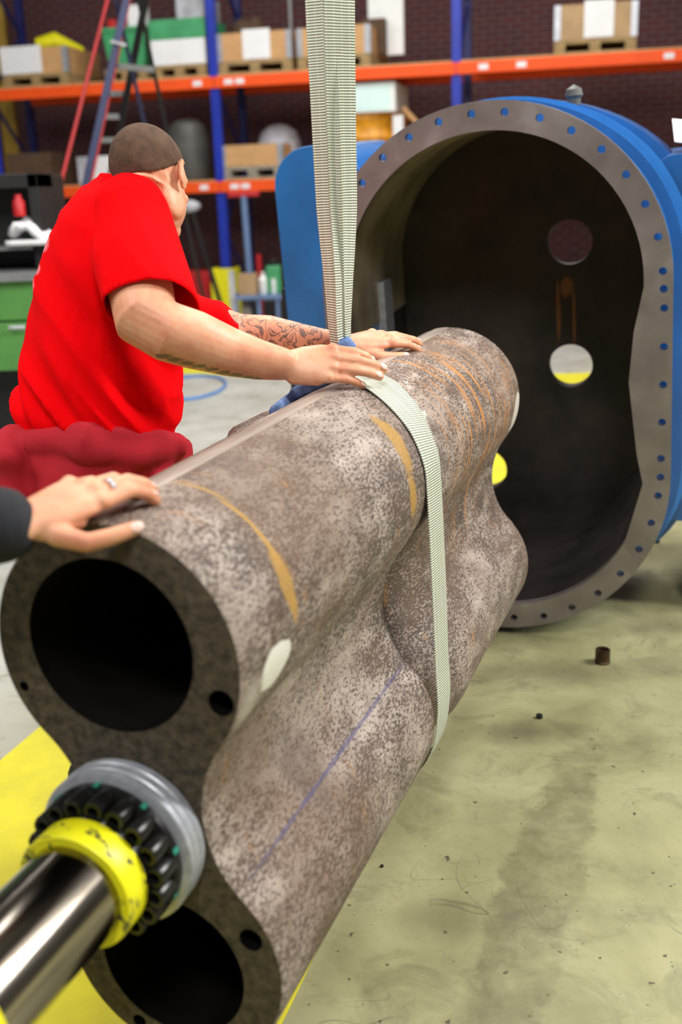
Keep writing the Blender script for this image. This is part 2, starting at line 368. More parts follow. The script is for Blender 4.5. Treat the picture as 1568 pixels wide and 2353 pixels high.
def skin(name, tattoo=0):
    m, t, b = nt(name); g = N(t); co = g.coord(); f = g.noise(co, 14, 4)
    c = g.ramp(f, [(.3, (.62, .24, .14)), (.5, (.72, .34, .20)), (.7, (.78, .44, .29))])
    g.l(c, b.inputs['Base Color']); b.inputs['Roughness'].default_value = .5
    b.inputs['Subsurface Weight'].default_value = .12; b.inputs['Subsurface Radius'].default_value = (.02, .008, .004); b.inputs['Subsurface Scale'].default_value = .4
    g.bump(g.noise(co, 160, 3), b, .12, .002); return m, g, c, co, b

# ================================================================== SETTING
def struct(name, mb, m):
    o = mb.out(name, m); o['kind'] = 'structure'; o.data.transform(Matrix.Translation(o.location)); o.location = (0, 0, 0); return o
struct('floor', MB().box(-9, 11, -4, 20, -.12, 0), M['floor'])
RN = math.hypot(1, .25); EX = V((1, -.25, 0))/RN; EY = V((.25, 1, 0))/RN
RM = Matrix(((EX.x, EY.x, 0, 0), (EX.y, EY.y, 0, 13.7), (0, 0, 1, 0), (0, 0, 0, 1)))   # rack frame: x along the rack, y into it
struct('wall_back', MB(RM).box(-7.6, 8.4, 2.2, 2.45, 0, 6.2), M['brick'])
struct('wall_left', MB().box(-9.0, -8.8, -4, 18.5, 0, 6.2), M['grey_wall'])
struct('wall_right', MB().box(10.8, 11.0, -4, 14.5, 0, 6.2), M['grey_wall'])
struct('ceiling', MB().box(-9, 11, -4, 20, 6.2, 6.35), M['grey_wall'])

def rk(px, py, off=0.0):
    """pixel -> (x, z) in the rack frame, on the plane `off` behind the front posts"""
    n = EY; o = V((0, 13.7, 0))+EY*off; r = ray(px, py); k = (o-CC).dot(n)/r.dot(n); P = CC+r*k
    return (P-V((0, 13.7, 0))).dot(EX), P.z

# ------------------------------------------------------------------ pallet rack
rack = thing('pallet_rack', RM @ V((0, 0, 0)), 'tall pallet rack with blue uprights and two levels of orange beams', 'rack')
PX = [-4.45, -1.40, 1.54, 4.5, 7.4]
for i, x in enumerate(PX):
    MB(RM).box(x-.055, x+.055, 0, .08, 0, 4.6).out('front_upright', M['rack_blue'], rack, bevel=.006)
    MB(RM).box(x-.045, x+.045, 1.0, 1.08, 0, 4.6).out('rear_upright', M['rack_dark'], rack)
    b = MB(RM)
    for k in range(5):
        z = .25+k*.85; y0, y1 = (.08, 1.0) if k % 2 else (1.0, .08); b.beam((x, y0, z), (x, y1, z+.8), .035, .035)
    b.out('brace', M['rack_dark'], rack)
LZ = (1.60, 2.805)
for z in LZ:
    for i in range(4):
        x0, x1 = PX[i]+.055, PX[i+1]-.055
        f = MB(RM).box(x0-.05, x1+.05, -.03, .02, z-.065, z+.065).out('front_beam', M['orange'], rack, bevel=.006)
        for q in ({0: (.95,), 1: (.05, .10), 2: (.09, .24, .80) if z > 2 else (.2,), 3: (.3,)}[i]):
            xs = x0+(x1-x0)*q
            MB(RM).box(xs-.055, xs+.055, -.036, -.0305, z-.03, z+.03).out('label_sticker', M['paper'], f)
        MB(RM).box(x0, x1, 1.0, 1.05, z-.065, z+.065).out('rear_beam', M['orange'], rack)
        MB(RM).box(x0, x1, -.02, 1.05, z+.066, z+.085).out('shelf_deck', M['wood'], rack)
TOP = {0: .0, 1: LZ[0]+.086, 2: LZ[1]+.086}

def pallet(x0, x1, y, lv, label, d=1.0, m='pallet', h=.144):
    z = TOP[lv]; t = thing('wooden_pallet', RM @ V(((x0+x1)/2, y+d/2, z)), label, 'pallet', None)
    MB(RM).box(x0, x1, y, y+d, z+h-.04, z+h).out('top_deck', M[m], t)
    for xa in (x0, (x0+x1)/2-.06, x1-.12): MB(RM).box(xa, xa+.12, y, y+d, z+.02, z+h-.04).out('stringer', M[m], t)
    MB(RM).box(x0, x1, y, y+.1, z, z+.02).out('bottom_board', M[m], t)
    return z+h
def crate(x0, x1, y, z, h, label, paper=None, d=.95, m='wood', name='wooden_crate', corners=True):
    z += .002; t = thing(name, RM @ V(((x0+x1)/2, y+d/2, z)), label, 'crate')
    b = MB(RM); tk = .025
    b.box(x0, x1, y, y+tk, z, z+h); b.box(x0, x1, y+d-tk, y+d, z, z+h); b.box(x0, x0+tk, y+tk, y+d-tk, z, z+h); b.box(x1-tk, x1, y+tk, y+d-tk, z, z+h); b.box(x0+tk, x1-tk, y+tk, y+d-tk, z, z+.02)
    t0_ = b.out('crate_wall', M[m], t)
    if corners:
        for xa in (x0-.004, x1-.066):
            MB(RM).box(xa, xa+.07, y-.004, y+.06, z, z+h).out('metal_corner', M['zinc'], t)
    if paper:
        a, c = paper; MB(RM).box(a, c, y-.008, y-.001, z+.01, z+h+.03).out('paper_label', M['paper'], t0_)
    return t
def rect(px0, py0, px1, py1, y=0.0):
    a = rk(px0, py1, y); b = rk(px1, py0, y); return a[0], b[0], a[1], b[1]
# upper level, left to right
x0, x1, _, _ = rect(5, 100, 150, 165, .05)
zt = pallet(x0, x1, .05, 2, 'pallet at the left end of the upper rack level'); crate(x0, x1, .05, zt, .30, 'open pine crate with a large white sheet, left end of the upper level', (x0, x0+(x1-x0)*.62))
b = MB(RM); cx = x0+(x1-x0)*.62; b.tube([(cx-.12, .25, zt+.36), (cx+.10, .25, zt+.40), (cx+.36, .5, zt+.30)], [.085, .1, .03], 12)
tag(b.out('rolled_tarpaulin', M['yellow'], smooth=40), 'bright yellow rolled bundle lying in the left crate of the upper level', 'tarpaulin')
x0, x1, _, _ = rect(240, 60, 330, 160, .1)
zt = pallet(x0, x1, .1, 2, 'pallet under the narrow green bin behind the ladder')
def bin_(x0, x1, y, z, h, m, label, d=.7, name='storage_bin'):
    z += .002; t = thing(name, RM @ V(((x0+x1)/2, y+d/2, z)), label, 'bin')
    b = MB(RM); q = .05
    lo = [b.v(p) for p in ((x0+q, y+q, z), (x1-q, y+q, z), (x1-q, y+d-q, z), (x0+q, y+d-q, z))]; hi = [b.v(p) for p in ((x0, y, z+h), (x1, y, z+h), (x1, y+d, z+h), (x0, y+d, z+h))]
    b.bm.faces.new(lo[::-1]); b.bm.faces.new(hi)
    for k in range(4): b.bm.faces.new((lo[k], lo[(k+1) % 4], hi[(k+1) % 4], hi[k]))
    b.out('bin_body', M[m], t, bevel=.01)
    MB(RM).box(x0-.015, x1+.015, y-.015, y+d+.015, z+h-.03, z+h+.012).out('rim', M[m], t)
    return t
bin_(x0, x1, .1, zt, .46, 'green', 'narrow tapered green bin behind the top of the ladder')
tag(MB(RM).box(x0+.06, x0+.17, .15, .25, zt+.475, zt+.58, .02).out('red_can', M['red']), 'small red can on top of the narrow green bin', 'can')
tag(MB(RM).box(x1-.22, x1-.02, .15, .35, zt+.475, zt+.72).out('white_carton', M['paper']), 'small pale carton standing on the narrow green bin', 'box')
x0, x1, _, _ = rect(348, 60, 468, 130, .05)
zt = pallet(x0, x1, .05, 2, 'pallet under the white box left of the tall blue upright')
tag(MB(RM).box(x0, x1, .05, .85, zt+.002, zt+.29, .006).out('white_box', M['paper']), 'wide white box on a pallet, left of the blue upright', 'box')
tag(MB(RM).box(x0-.02, x1+.01, .06, .85, zt+.292, zt+.52, .015).out('green_bin', M['green']), 'wide green bin stacked on the white box, left of the blue upright', 'bin')
tag(MB(RM).box(x0+.3, x1-.04, .2, .8, zt+.522, zt+.78, .01).out('grey_box', M['palegrey']), 'grey box stacked on top of the wide green bin', 'box')
x0, x1, _, _ = rect(500, 70, 668, 130, .05)
zt = pallet(x0, x1, .05, 2, 'pallet just right of the left blue upright, upper level'); crate(x0, x1, .05, zt, .31, 'pine crate with centred white sheet, right of the left blue upright', (x0+(x1-x0)*.35, x0+(x1-x0)*.72))
b = MB(RM); b.ball((x0+.22, .45, zt+.37), (.16, .16, .15)); b.ball((x0+.36, .5, zt+.42), (.10, .12, .13)); b.ball((x0+.12, .5, zt+.34), (.09, .1, .1))
tag(b.out('scrap_bundle', M['dark_brown'], smooth=60), 'brown lumpy bundle sticking out of the pine crate beside the left upright', 'bundle')
tag(MB(RM).tube([(x0+.72, .8, zt+.05), (x0+.72, .8, zt+1.2)], .022, 10).out('grey_tube', M['grey']), 'thin grey tube standing upright in the crate left of the sling', 'tube')
x0, x1, _, _ = rect(684, 70, 850, 130, .05)
zt = pallet(x0, x1, .05, 2, 'pallet behind the hanging sling, upper level', d=1.1); crate(x0, x1, .05, zt, .31, 'pine crate partly hidden behind the hanging sling, upper level', None, d=1.1)
x2, _, _, _ = rect(856, 0, 918, 85, .6)
tag(MB(RM).box(x2-.05, x2+.38, .62, .66, zt+.024, zt+.95).out('white_board', M['white']), 'bright white board standing behind the crate right of the sling', 'board')
tag(MB(RM).box(x2-.10, x2+.18, .45, .60, zt+.024, zt+.42).out('brown_carton', M['dark_brown']), 'dark brown carton in front of the bright white board', 'box')
x0, x1, _, _ = rect(1274, 30, 1466, 110, .05)
zt = pallet(x0, x1, .05, 2, 'pallet at the right of the upper level over the blue machine'); crate(x0, x1, .05, zt, .36, 'cardboard-brown crate with large white sheet, at the right of the upper level', (x0+(x1-x0)*.36, x0+(x1-x0)*.72), m='card')
# lower level
x0, x1, _, _ = rect(512, 330, 650, 400, .05)
zt = pallet(x0, x1, .02, 1, 'grey weathered pallet on the lower beam left of the blue machine', m='oldwood', d=.40); crate(x0, x1, .02, zt, .25, 'small pine crate on a grey pallet, lower level left of the blue machine', None, d=.39)
x0, x1, _, _ = rect(590, 280, 686, 340, .75)
xd = rk(640, 285, .75); hd = xd[1]-TOP[1]; b = MB(RM); b.lathe([(0, hd), (.12, hd-.02), (.22, hd-.09), (.275, hd-.22), (.29, hd-.34), (.28, 0), (0, 0)], (xd[0], .75, TOP[1]+.002), (0, 0, 1), 32)
tag(b.out('wrapped_drum', M['palegrey'], smooth=50), 'domed pale plastic-wrapped drum behind the small pine crate', 'drum')
x0, x1, z0, z1 = rect(738, 187, 908, 264, .05)
zt = pallet(x0+.1, x1, .05, 1, 'pallet under the yellow drum behind the hanging sling')
b = MB(RM); cx = (x0+x1)/2+.05
hd = z0-zt-.004; b.lathe([(r*.98, h*hd) for r, h in ((0, 0), (.46, 0), (.48, .1), (.45, .2), (.45, .4), (.48, .5), (.45, .6), (.45, .8), (.48, .9), (.46, 1), (0, 1))], (cx, .56, zt+.002), (0, 0, 1), 40)
tag(b.out('amber_drum', M['amber'], smooth=30), 'amber yellow ribbed drum under the pale box, right of the sling', 'drum')
b = thing('pale_carton', RM @ V((cx, .5, z0)), 'large pale box on the amber drum right of the sling', 'box')
MB(RM).box(x0, x1, .05, .9, z0, z1, .006).out('carton', M['white'], b); MB(RM).box(x1-.62, x1-.06, .045, .0495, z0+.02, z1-.02).out('front_sheet', M['cyanbox'], b)
q = rk(912, 290, .0); tag(MB(RM).box(q[0]-.04, q[0]+.08, -.02, .02, q[1]-.12, q[1]+.12).out('white_tag', M['paper']), 'small white card standing beside the amber drum', 'card')
q = rk(935, 265, .0); b = MB(RM); b.beam((q[0]-.08, .2, q[1]+.1), (q[0]+.5, .4, q[1]-.55), .05, .05); tag(b.out('wood_batten', M['wood']), 'slanting pine batten right of the amber drum', 'batten')
x0, x1, _, _ = rect(376, 285, 456, 400, .1)
b = MB(RM); b.lathe([(0, 0), (.24, 0), (.26, .05), (.26, .55), (.22, .68), (.12, .74), (0, .75)], ((x0+x1)/2, .4, TOP[1]+.002), (0, 0, 1), 28)
tag(b.out('grey_drum', M['dark_grey'], smooth=40), 'dark grey drum on the lower rack level behind the head of the worker', 'drum')
x0, x1, _, _ = rect(180, 345, 205, 400, .1); tag(MB(RM).box(x0, x1, .1, .4, TOP[1]+.002, TOP[1]+.34).out('grey_canister', M['palegrey']), 'narrow pale canister left of the ladder rungs on the lower level', 'canister')
x0, x1, _, _ = rect(213, 345, 262, 400, .1); tag(MB(RM).box(x0, x1, .1, .6, TOP[1]+.002, TOP[1]+.34, .01).out('white_carton', M['paper']), 'white carton on the lower level left of the head of the worker', 'box')
x0, x1, _, _ = rect(283, 272, 322, 330, .3); tag(MB(RM).box(x0, x1, .3, .8, TOP[1]+.002, TOP[1]+.66, .01).out('blue_box', M['blue_light']), 'bright blue box just above the head of the worker', 'box')
x0, x1, _, _ = rect(20, 335, 112, 410, .2); tag(MB(RM).box(x0, x1, .2, .9, TOP[1]+.002, TOP[1]+.42, .01).out('brown_box', M['dark_brown']), 'dark brown box low at the left of the rack', 'box')
# floor level, under the lower beam
x0, x1, _, _ = rect(488, 622, 520, 700, -.1)
b = MB(RM); xq = -1.40
b.box(xq-.13, xq+.13, -.16, -.13, 0, .62); b.box(xq-.15, xq-.12, -.16, .12, 0, .62); b.box(xq+.12, xq+.15, -.16, .12, 0, .62)
tag(b.out('post_protector', M['yellow'], bevel=.01), 'yellow steel guard round the foot of the left blue upright', 'guard')
x0, x1, _, _ = rect(430, 632, 480, 690, .3); tag(MB(RM).box(x0-.3, x1, .3, .8, 0, .55, .02).out('red_box', M['red']), 'dark red box on the floor left of the yellow post guard', 'box')
b = MB(); p = at(440, 480, 12.6); q = fl(530, 745); q = V((q.x, 12.9, 0)); b.tube([p, q], .028, 10)
t = thing('mop', q, 'dark slanting pole with a grey head leaning beside the yellow guard', 'mop'); b.out('handle', M['black'], t)
MB().ball(p+V((-.05, 0, .03)), (.16, .06, .07)).out('mop_head', M['palegrey'], t, smooth=60)
# squeegee and hand cart
p = at(560, 450, 12.3); q = at(578, 690, 12.3)
t = thing('floor_squeegee', q, 'pale blue pole with a red crossbar head on top, standing in the cart', 'squeegee')
MB().tube([q, p], .035, 10).out('handle', M['cart_blue'], t); MB().box(p.x-.17, p.x+.17, p.y-.03, p.y+.03, p.z-.01, p.z+.05, .01).out('crossbar', M['red'], t)
a = at(535, 682, 12.0); c = at(648, 682, 12.0); t = thing('hand_cart', (a.x+.3, 12.3, 0), 'low blue grey workshop cart left of the blue machine', 'cart')
MB().box(a.x, c.x, 12, 12.6, a.z-.04, a.z, .005).out('deck', M['cart_blue'], t)
for x in (a.x+.03, a.x+.28, c.x-.05): MB().box(x-.02, x+.02, 12.02, 12.06, .05, a.z-.04).out('leg', M['cart_blue'], t)
MB().box(a.x-.03, a.x+.03, 11.99, 12.03, .1, a.z+.28).out('end_frame', M['palegrey'], t)
for x in (a.x+.05, c.x-.08): MB().lathe([(.0, -.02), (.06, -.02), (.06, .02), (0, .02)], (x, 12.1, .06), (0, 1, 0), 16).out('caster', M['black'], t)
z = a.z+.002
tag(MB().box(a.x+.06, a.x+.26, 12.1, 12.4, z, z+.22).out('cardboard_box', M['card']), 'small cardboard box on the blue grey cart', 'box')
for i, (dx, lab) in enumerate(((.31, 'white bottle in the middle of the cart beside the cardboard box'), (.425, 'white bottle on the cart next to the green canister'))):
    t = MB().lathe([(0, 0), (.05, 0), (.055, .02), (.055, .16), (.02, .2), (.02, .24), (0, .24)], (a.x+dx+.02, 12.2, z), (0, 0, 1), 16); tag(t.out('bottle', M['white'], smooth=40), lab, 'bottle', None)
t = thing('green_canister', (c.x-.12, 12.3, z), 'green canister with black cap on the cart', 'canister')
MB().box(c.x-.17, c.x-.01, 12.15, 12.4, z, z+.30, .02).out('canister_body', M['green'], t); MB().lathe([(0, 0), (.05, 0), (.05, .07), (0, .07)], (c.x-.09, 12.27, z+.3), (0, 0, 1), 14).out('cap', M['black'], t)
p = at(594, 585, 12.7); q = at(600, 700, 12.7); tag(MB().tube([p, (q.x, q.y, .0)], .03, 10).out('red_pole', M['red']), 'short red pole standing behind the hand cart', 'pole')
tag(MB().box(a.x+.1, a.x+.7, 13.2, 13.6, .0, .3, .03).out('black_crate', M['black']), 'black crate on the floor behind the hand cart', 'crate')

# ------------------------------------------------------------------ yellow lane paint (parallel to the machine axis) and far stripe
LD = V((math.sin(.310), math.cos(.310), 0)); LP_ = V((LD.y, -LD.x, 0))
def strip_on_floor(name, pts, m, label, z=.0015):
    bm = bmesh.new(); a = [bm.verts.new((x, y, z)) for x, y in pts]; b = [bm.verts.new((x, y, .0002)) for x, y in pts]
    bm.faces.new(a); bm.faces.new(b[::-1]); n = len(a)
    for k in range(n): bm.faces.new((a[k], a[(k+1) % n], b[(k+1) % n], b[k]))
    return tag(link(name, tomesh(bm), m), label, 'floor marking')
def lane(t, s_): p = V((.070, 2.449, 0))+LD*t+LP_*s_; return (p.x, p.y)
strip_on_floor('painted_floor_lane', [lane(-1.9, .012), lane(6.85, .012), lane(6.50, -1.13), lane(-1.9, -1.13)], M['yellow_paint'], 'broad bright yellow painted lane under the hanging iron casting')
p = fl(380, 852); q = fl(720, 868)
strip_on_floor('painted_floor_stripe', [(p.x-2.6, p.y+.75), (p.x-2.6, p.y+1.15), (q.x+.2, q.y+.42), (q.x+.2, q.y-.02)], M['yellow_paint'], 'narrow yellow stripe crossing the floor behind the tattooed arm')

# ================================================================== HOUSING (blue gearbox case)
hc = V((.50209, 3.53128, 1.22605)); hth = .3025
ha = V((math.sin(hth), math.cos(hth), 0)); hs = V((ha.y, -ha.x, 0)); hu = V((0, 0, 1)); hz = .034
HM = Matrix(((hs.x, ha.x, hu.x, hc.x), (hs.y, ha.y, hu.y, hc.y), (hs.z, ha.z, hu.z, hc.z), (0, 0, 0, 1)))
# the casing leans a touch (front of it sits low): roll and pitch measured on the flange
HM = HM @ Matrix.Rotation(-.040, 4, 'Y') @ Matrix.Rotation(.050, 4, 'X')
case = thing('gearbox_housing', (0, 0, 0), 'big blue gearbox housing with a tall oval open mouth and bolt hole flange', 'machine', mw=HM)
HR, HI, HD = .563, .476, .636
def wide(lp, d): return [(x+d*max(0, min(1, (x+.05)/.5)), y) for x, y in lp]
def stad(r, n=40, dr=0, boss=False):
    pts = []
    for k in range(n+1): a = math.pi*k/n; pts.append((r*math.cos(a), r*math.sin(a)))
    for q in (.25, .5, .75): pts.append((-r, -HD*q))
    for k in range(n+1): a = math.pi+math.pi*k/n; pts.append((r*math.cos(a), -HD+r*math.sin(a)))
    right = [(-.86, 0), (-.66, 0), (-.56, .02), (-.32, .045), (-.16, .03), (-.02, 0)] if boss else [(-HD*.75, 0), (-HD*.5, 0), (-HD*.25, 0)]
    if boss: pts = [p for p in pts if not (p[0] > r*.9 and -.9 < p[1] < -.001)]
    for y, d in right:
        if y < -HD: a = math.asin(min(1, (-HD-y)/r)); pts.append((r*math.cos(a)-d, y))
        else: pts.append((r-d, y))
    return pts
BH = [(-.399, .35), (-.325, .422), (-.236, .476), (-.139, .513), (-.036, .527), (.066, .524), (.171, .498), (.264, .454), (.352, .393), (.423, .315), (.479, .226), (.517, .127), (.532, .024), (.535, -.03), (.537, -.089), (.537, -.209), (.536, -.33),
      (.534, -.452), (.532, -.573), (.531, -.636), (.524, -.70), (.503, -.795), (.464, -.889), (.404, -.979), (.329, -1.054), (.24, -1.111), (.142, -1.149), (.038, -1.16), (-.066, -1.155), (-.17, -1.13), (-.45, .28), (-.495, .19), (-.525, .09), (-.535, -.03), (-.535, -.209), (-.535, -.33), (-.534, -.452), (-.532, -.60), (-.515, -.76), (-.45, -.92), (-.36, -1.03), (-.27, -1.10)]
f3 = lambda x, y, t: (x, t, y)
MB().plate(stad(HR), [stad(HI, boss=True)]+[circ(x, y, .0125, 14) for x, y in BH], f3, 0, .035).out('mouth_flange', M['flange'], case, local=True, smooth=30)
def ring_wall(mb, loop, t0, t1, f=f3, skip=None):
    a = [mb.v(f(x, y, t0)) for x, y in loop]; b = [mb.v(f(x, y, t1)) for x, y in loop]; n = len(loop)
    for k in range(n):
        if skip and skip(loop[k]): continue
        mb.bm.faces.new((a[k], a[(k+1) % n], b[(k+1) % n], b[k]))
    return mb
# blue neck behind the flange (bolt heads' blue paint shows through the holes)
MB().plate(stad(HR-.058), [stad(HI+.006)], f3, .036, .12).out('neck_collar', M['blue'], case, local=True, smooth=30)
for dr, t0, t1, mm in ((-.02, .12, .20, 'blue'), (.002, .20, .235, 'blue'), (-.015, .235, .31, 'blue'), (.012, .31, .345, 'blue_light'), (-.002, .345, .42, 'blue')):
    MB().plate(wide(stad(HR+dr), t0*.16), [stad(HI+.01)], f3, t0, t1).out('neck_rib' if dr > 0 else 'neck_wall', M[mm], case, local=True, smooth=30)
CD = .80
upl = lambda p: p[0] < .12 and p[1] > -.001
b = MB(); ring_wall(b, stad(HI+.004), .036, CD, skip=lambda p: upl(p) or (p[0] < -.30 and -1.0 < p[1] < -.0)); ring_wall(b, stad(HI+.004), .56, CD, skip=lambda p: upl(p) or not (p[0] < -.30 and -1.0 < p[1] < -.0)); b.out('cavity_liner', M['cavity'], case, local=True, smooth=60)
b = MB(); ring_wall(b, stad(HI+.004), .036, CD, skip=lambda p: not upl(p)); b.out('lit_upper_liner', M['cavity_lit'], case, local=True, smooth=60)  # upper left of the liner, split off to carry the painted-in light
# casing box: front plate with the oval opening, sides, back plate with round bores
def rrect(x0, x1, y0, y1, r, n=8):
    pts = []
    for cx, cy, a0 in ((x1-r, y1-r, 0), (x0+r, y1-r, 90), (x0+r, y0+r, 180), (x1-r, y0+r, 270)):
        for k in range(n+1): a = math.radians(a0+90*k/n); pts.append((cx+r*math.cos(a), cy+r*math.sin(a)))
    return pts
T0, T1 = .42, 1.10
# front plate: two wings either side of the neck
L_ = rrect(-.83, -.50, -.98, .478, .14); Rr = rrect(.50, 1.15, -.93, .35, .06)
for nm, lp, tt0, mm in (('side_wing', L_, .36, 'blue'), ('side_wing', Rr, .40, 'blue')):
    MB().plate(lp, [], f3, tt0, T1).out(nm, M[mm], case, local=True, smooth=30, bevel=.02)
MB().plate(wide(stad(HR+.006), .10), [stad(HI+.006)], f3, .42, CD+.03).out('mid_barrel', M['blue'], case, local=True, smooth=30)
bores = [circ(.178, .048, .085, 36), circ(.173, -.43, .085, 36), circ(-.18, -.86, .085, 36)]
MB().plate(stad(HI+.02), bores, f3, CD, CD+.06).out('back_plate', M['cavity'], case, local=True, smooth=30)
MB().box(.62, 1.14, .42, 1.0, -1.2, -.93).out('foot', M['teal'], case, local=True)
MB().box(-.80, -.55, .42, 1.0, -1.2, -.98).out('foot', M['teal'], case, local=True)
MB().box(-.848, -.832, .37, .43, -.98, -.02).out('side_gasket', M['black'], case, local=True)
MB().box(-.4995, -.4965, .37, CD, -.98, .0).out('inner_panel', M['cavity'], case, local=True)
# inner bearing pillar seen at the left of the mouth
MB().box(-.495, -.458, .40, .52, -.98, -.02).out('inner_pillar', M['alu'], case, local=True, bevel=.004)
MB().lathe([(0, .68), (.022, .68), (.022, .70), (.03, .71), (.026, .73), (.0, .745)], (.238, .40, -.15), (0, 0, 1), 16).out('lifting_eye', M['dark_grey'], case, local=True)
# papers and tools on top of the right wing
def hp(px, py, z): # world point at height z in world
    return fl(px, py, z)
ztop = (HM @ V((.85, .7, .36))).z
for i, (dx, dy, rz, lab) in enumerate(((.70, .62, .2, 'printed white drawing sheet on top of the blue housing, nearest'), (.88, .75, -.3, 'printed white drawing sheet on the blue housing, farther back'))):
    mm = HM @ Matrix.Translation((.66+.10*i, .60+.06*i, .400+.02*i)) @ Matrix.Rotation(.22, 4, 'Y') @ Matrix.Rotation(.26, 4, 'X') @ Matrix.Rotation(rz*.5, 4, 'Z')
    b = MB(mm); b.box(-.11, .11, -.13, .13, 0, .003); tag(b.out('drawing_sheet', M['paper']), lab, 'paper')
b = MB(HM); b.box(.66, .80, .55, .69, .356, .43, .01); tag(b.out('parts_box', M['palegrey']), 'small pale parts box on the drawing sheets', 'box')
b = MB(HM); b.lathe([(0, 0), (.05, 0), (.05, .05), (.03, .07), (0, .07)], (.70, .40, .352), (0, 0, 1), 20); tag(b.out('black_cup', M['black'], smooth=40), 'black round tin beside the pale parts box on the housing', 'tin')

# ================================================================== CASTING (twin barrel)
pc = V((-.326, 1.408, .928)); pa = V((0.35944156, 0.93304432, 0.01516748)); pu = V((-0.08879371, 0.01801742, 0.99588707)); ps = V((0.9289335, -0.35930998, 0.08932467))
PM = Matrix(((ps.x, pa.x, pu.x, pc.x), (ps.y, pa.y, pu.y, pc.y), (ps.z, pa.z, pu.z, pc.z), (0, 0, 0, 1)))
PR, PR2, PD, PL, RF = .198, .185, .505, 1.853, .196
cast = thing('twin_barrel_casting', (0, 0, 0), 'heavy mottled cast iron casting of two joined barrels hanging in a sling', 'casting', mw=PM)
yf = -((PR+RF)**2-(PR2+RF)**2+PD*PD)/(2*PD); xf = math.sqrt((PR+RF)**2-yf*yf)
def outline(r2=PR2, n1=56, nf=20, n2=44, waist=1.0):
    """half outline from the top round the right side; r2 shrinks the lower barrel only"""
    pts = []
    a1 = math.atan2(yf, xf)                       # tangent direction on the upper circle
    for k in range(n1+1): a = math.pi/2+(a1-math.pi/2)*k/n1; pts.append((PR*math.cos(a), PR*math.sin(a)))
    s = math.atan2(-yf, -xf); e = math.atan2(-PD-yf, -xf)
    if s < 0: s += math.tau
    if e < 0: e += math.tau
    for k in range(1, nf): a = s+(e-s)*k/nf; pts.append((xf+RF*math.cos(a), yf+RF*math.sin(a)))
    a2 = math.atan2(yf+PD, xf)
    for k in range(n2+1): a = a2+(-math.pi/2-a2)*k/n2; pts.append((PR2*math.cos(a), -PD+PR2*math.sin(a)))
    f = r2/PR2; out = []
    for x, y in pts:
        if y < -.08:
            wgt = min(1, (-.08-y)/.16); wgt = wgt*wgt*(3-2*wgt); ff = 1-(1-f)*wgt; x = x*ff; y = -PD+(y+PD)*ff if y < -.36 else y
            if -.36 <= y < -.20: y = y
        out.append((x, y))
    return out+[(-x, y) for x, y in out[-2:0:-1]]
st = [(0.0, PR2), (.004, PR2)]
def sstep(x): x = max(0, min(1, x)); return x
tt = [(.004, 1), (.2, 1), (.4, 1), (.6, 1), (.78, 1)]
for k in range(7): a = math.pi/2*k/6; tt.append((.81+.035*math.sin(a), 1-.14*(1-math.cos(a))))
tt += [(.855, .60), (.868, .44), (.885, .38), (.91, .36)]
for k in range(10): a = math.pi/2*k/9; tt.append((.925+.20*(1-math.cos(a)), .36+.66*math.sin(a)))
tt += [(1.20, 1.01)]
tt += [(1.3, 1), (1.5, 1), (1.7, 1), (PL-.012, 1)]
b = MB(); rings = []
def ringat(t, f, sc_=1.0): return [b.v((x*sc_, t, (y if sc_ == 1 else -PD/2+(y+PD/2)*(1-(1-sc_)*.6)))) for x, y in outline(PR2*f)]
rings.append(ringat(.006, 1)); rings[-1]
for t, f in tt[1:]: rings.append(ringat(t, f))
rings.append(ringat(PL, 1, .955))
e0 = [b.v((x*.985, 0, -PD/2+(y+PD/2)*.992)) for x, y in outline()]
rings.insert(0, e0)
for r, q in zip(rings, rings[1:]):
    n = len(r)
    for k in range(n): b.bm.faces.new((r[k], r[(k+1) % n], q[(k+1) % n], q[k]))
b.bm.faces.new(rings[-1])
b.out('barrel_shell', M['pipe'], cast, local=True, smooth=50)
b = MB(); H1, H2 = circ(-.006, .013, .133, 56), circ(-.004, -.520, .122, 56)
small = [circ(.158, -.065, .020, 20), circ(-.169, -.056, .008, 14), circ(.142, -.45, .019, 20), circ(-.086, -.637, .012, 16)]
ol = [(x*.985, -PD/2+(y+PD/2)*.992) for x, y in outline()]
b.plate(ol, [H1, H2]+small, lambda x, y, t: (x, t, y), .0, 0, walls=False)
fo = b.out('end_face', M['face'], cast, local=True)
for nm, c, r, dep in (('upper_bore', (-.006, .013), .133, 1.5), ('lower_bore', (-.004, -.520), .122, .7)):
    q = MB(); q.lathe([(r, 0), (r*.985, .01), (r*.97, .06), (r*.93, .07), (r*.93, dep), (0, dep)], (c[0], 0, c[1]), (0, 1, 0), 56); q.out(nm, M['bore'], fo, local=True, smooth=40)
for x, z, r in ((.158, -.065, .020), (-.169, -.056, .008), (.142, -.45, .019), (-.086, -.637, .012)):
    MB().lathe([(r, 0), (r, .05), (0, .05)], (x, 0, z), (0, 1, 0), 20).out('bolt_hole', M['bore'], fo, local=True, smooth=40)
# scraped flat band along the crown of the upper barrel
b = MB(); ang = [math.radians(a) for a in (86, 88.5, 91, 95, 99, 101)]; hh = [.0004, .0022, .0022, .0022, .0022, .0004]
rows = [[b.v(((PR+h)*math.cos(a), t, (PR+h)*math.sin(a))) for a, h in zip(ang, hh)] for t in [.012+i*(PL-.03)/40 for i in range(41)]]
for r, q in zip(rows, rows[1:]):
    for k in range(5): b.bm.faces.new((r[k], r[k+1], q[k+1], q[k]))
b.out('scraped_band', M['strip'], cast, local=True, smooth=60)
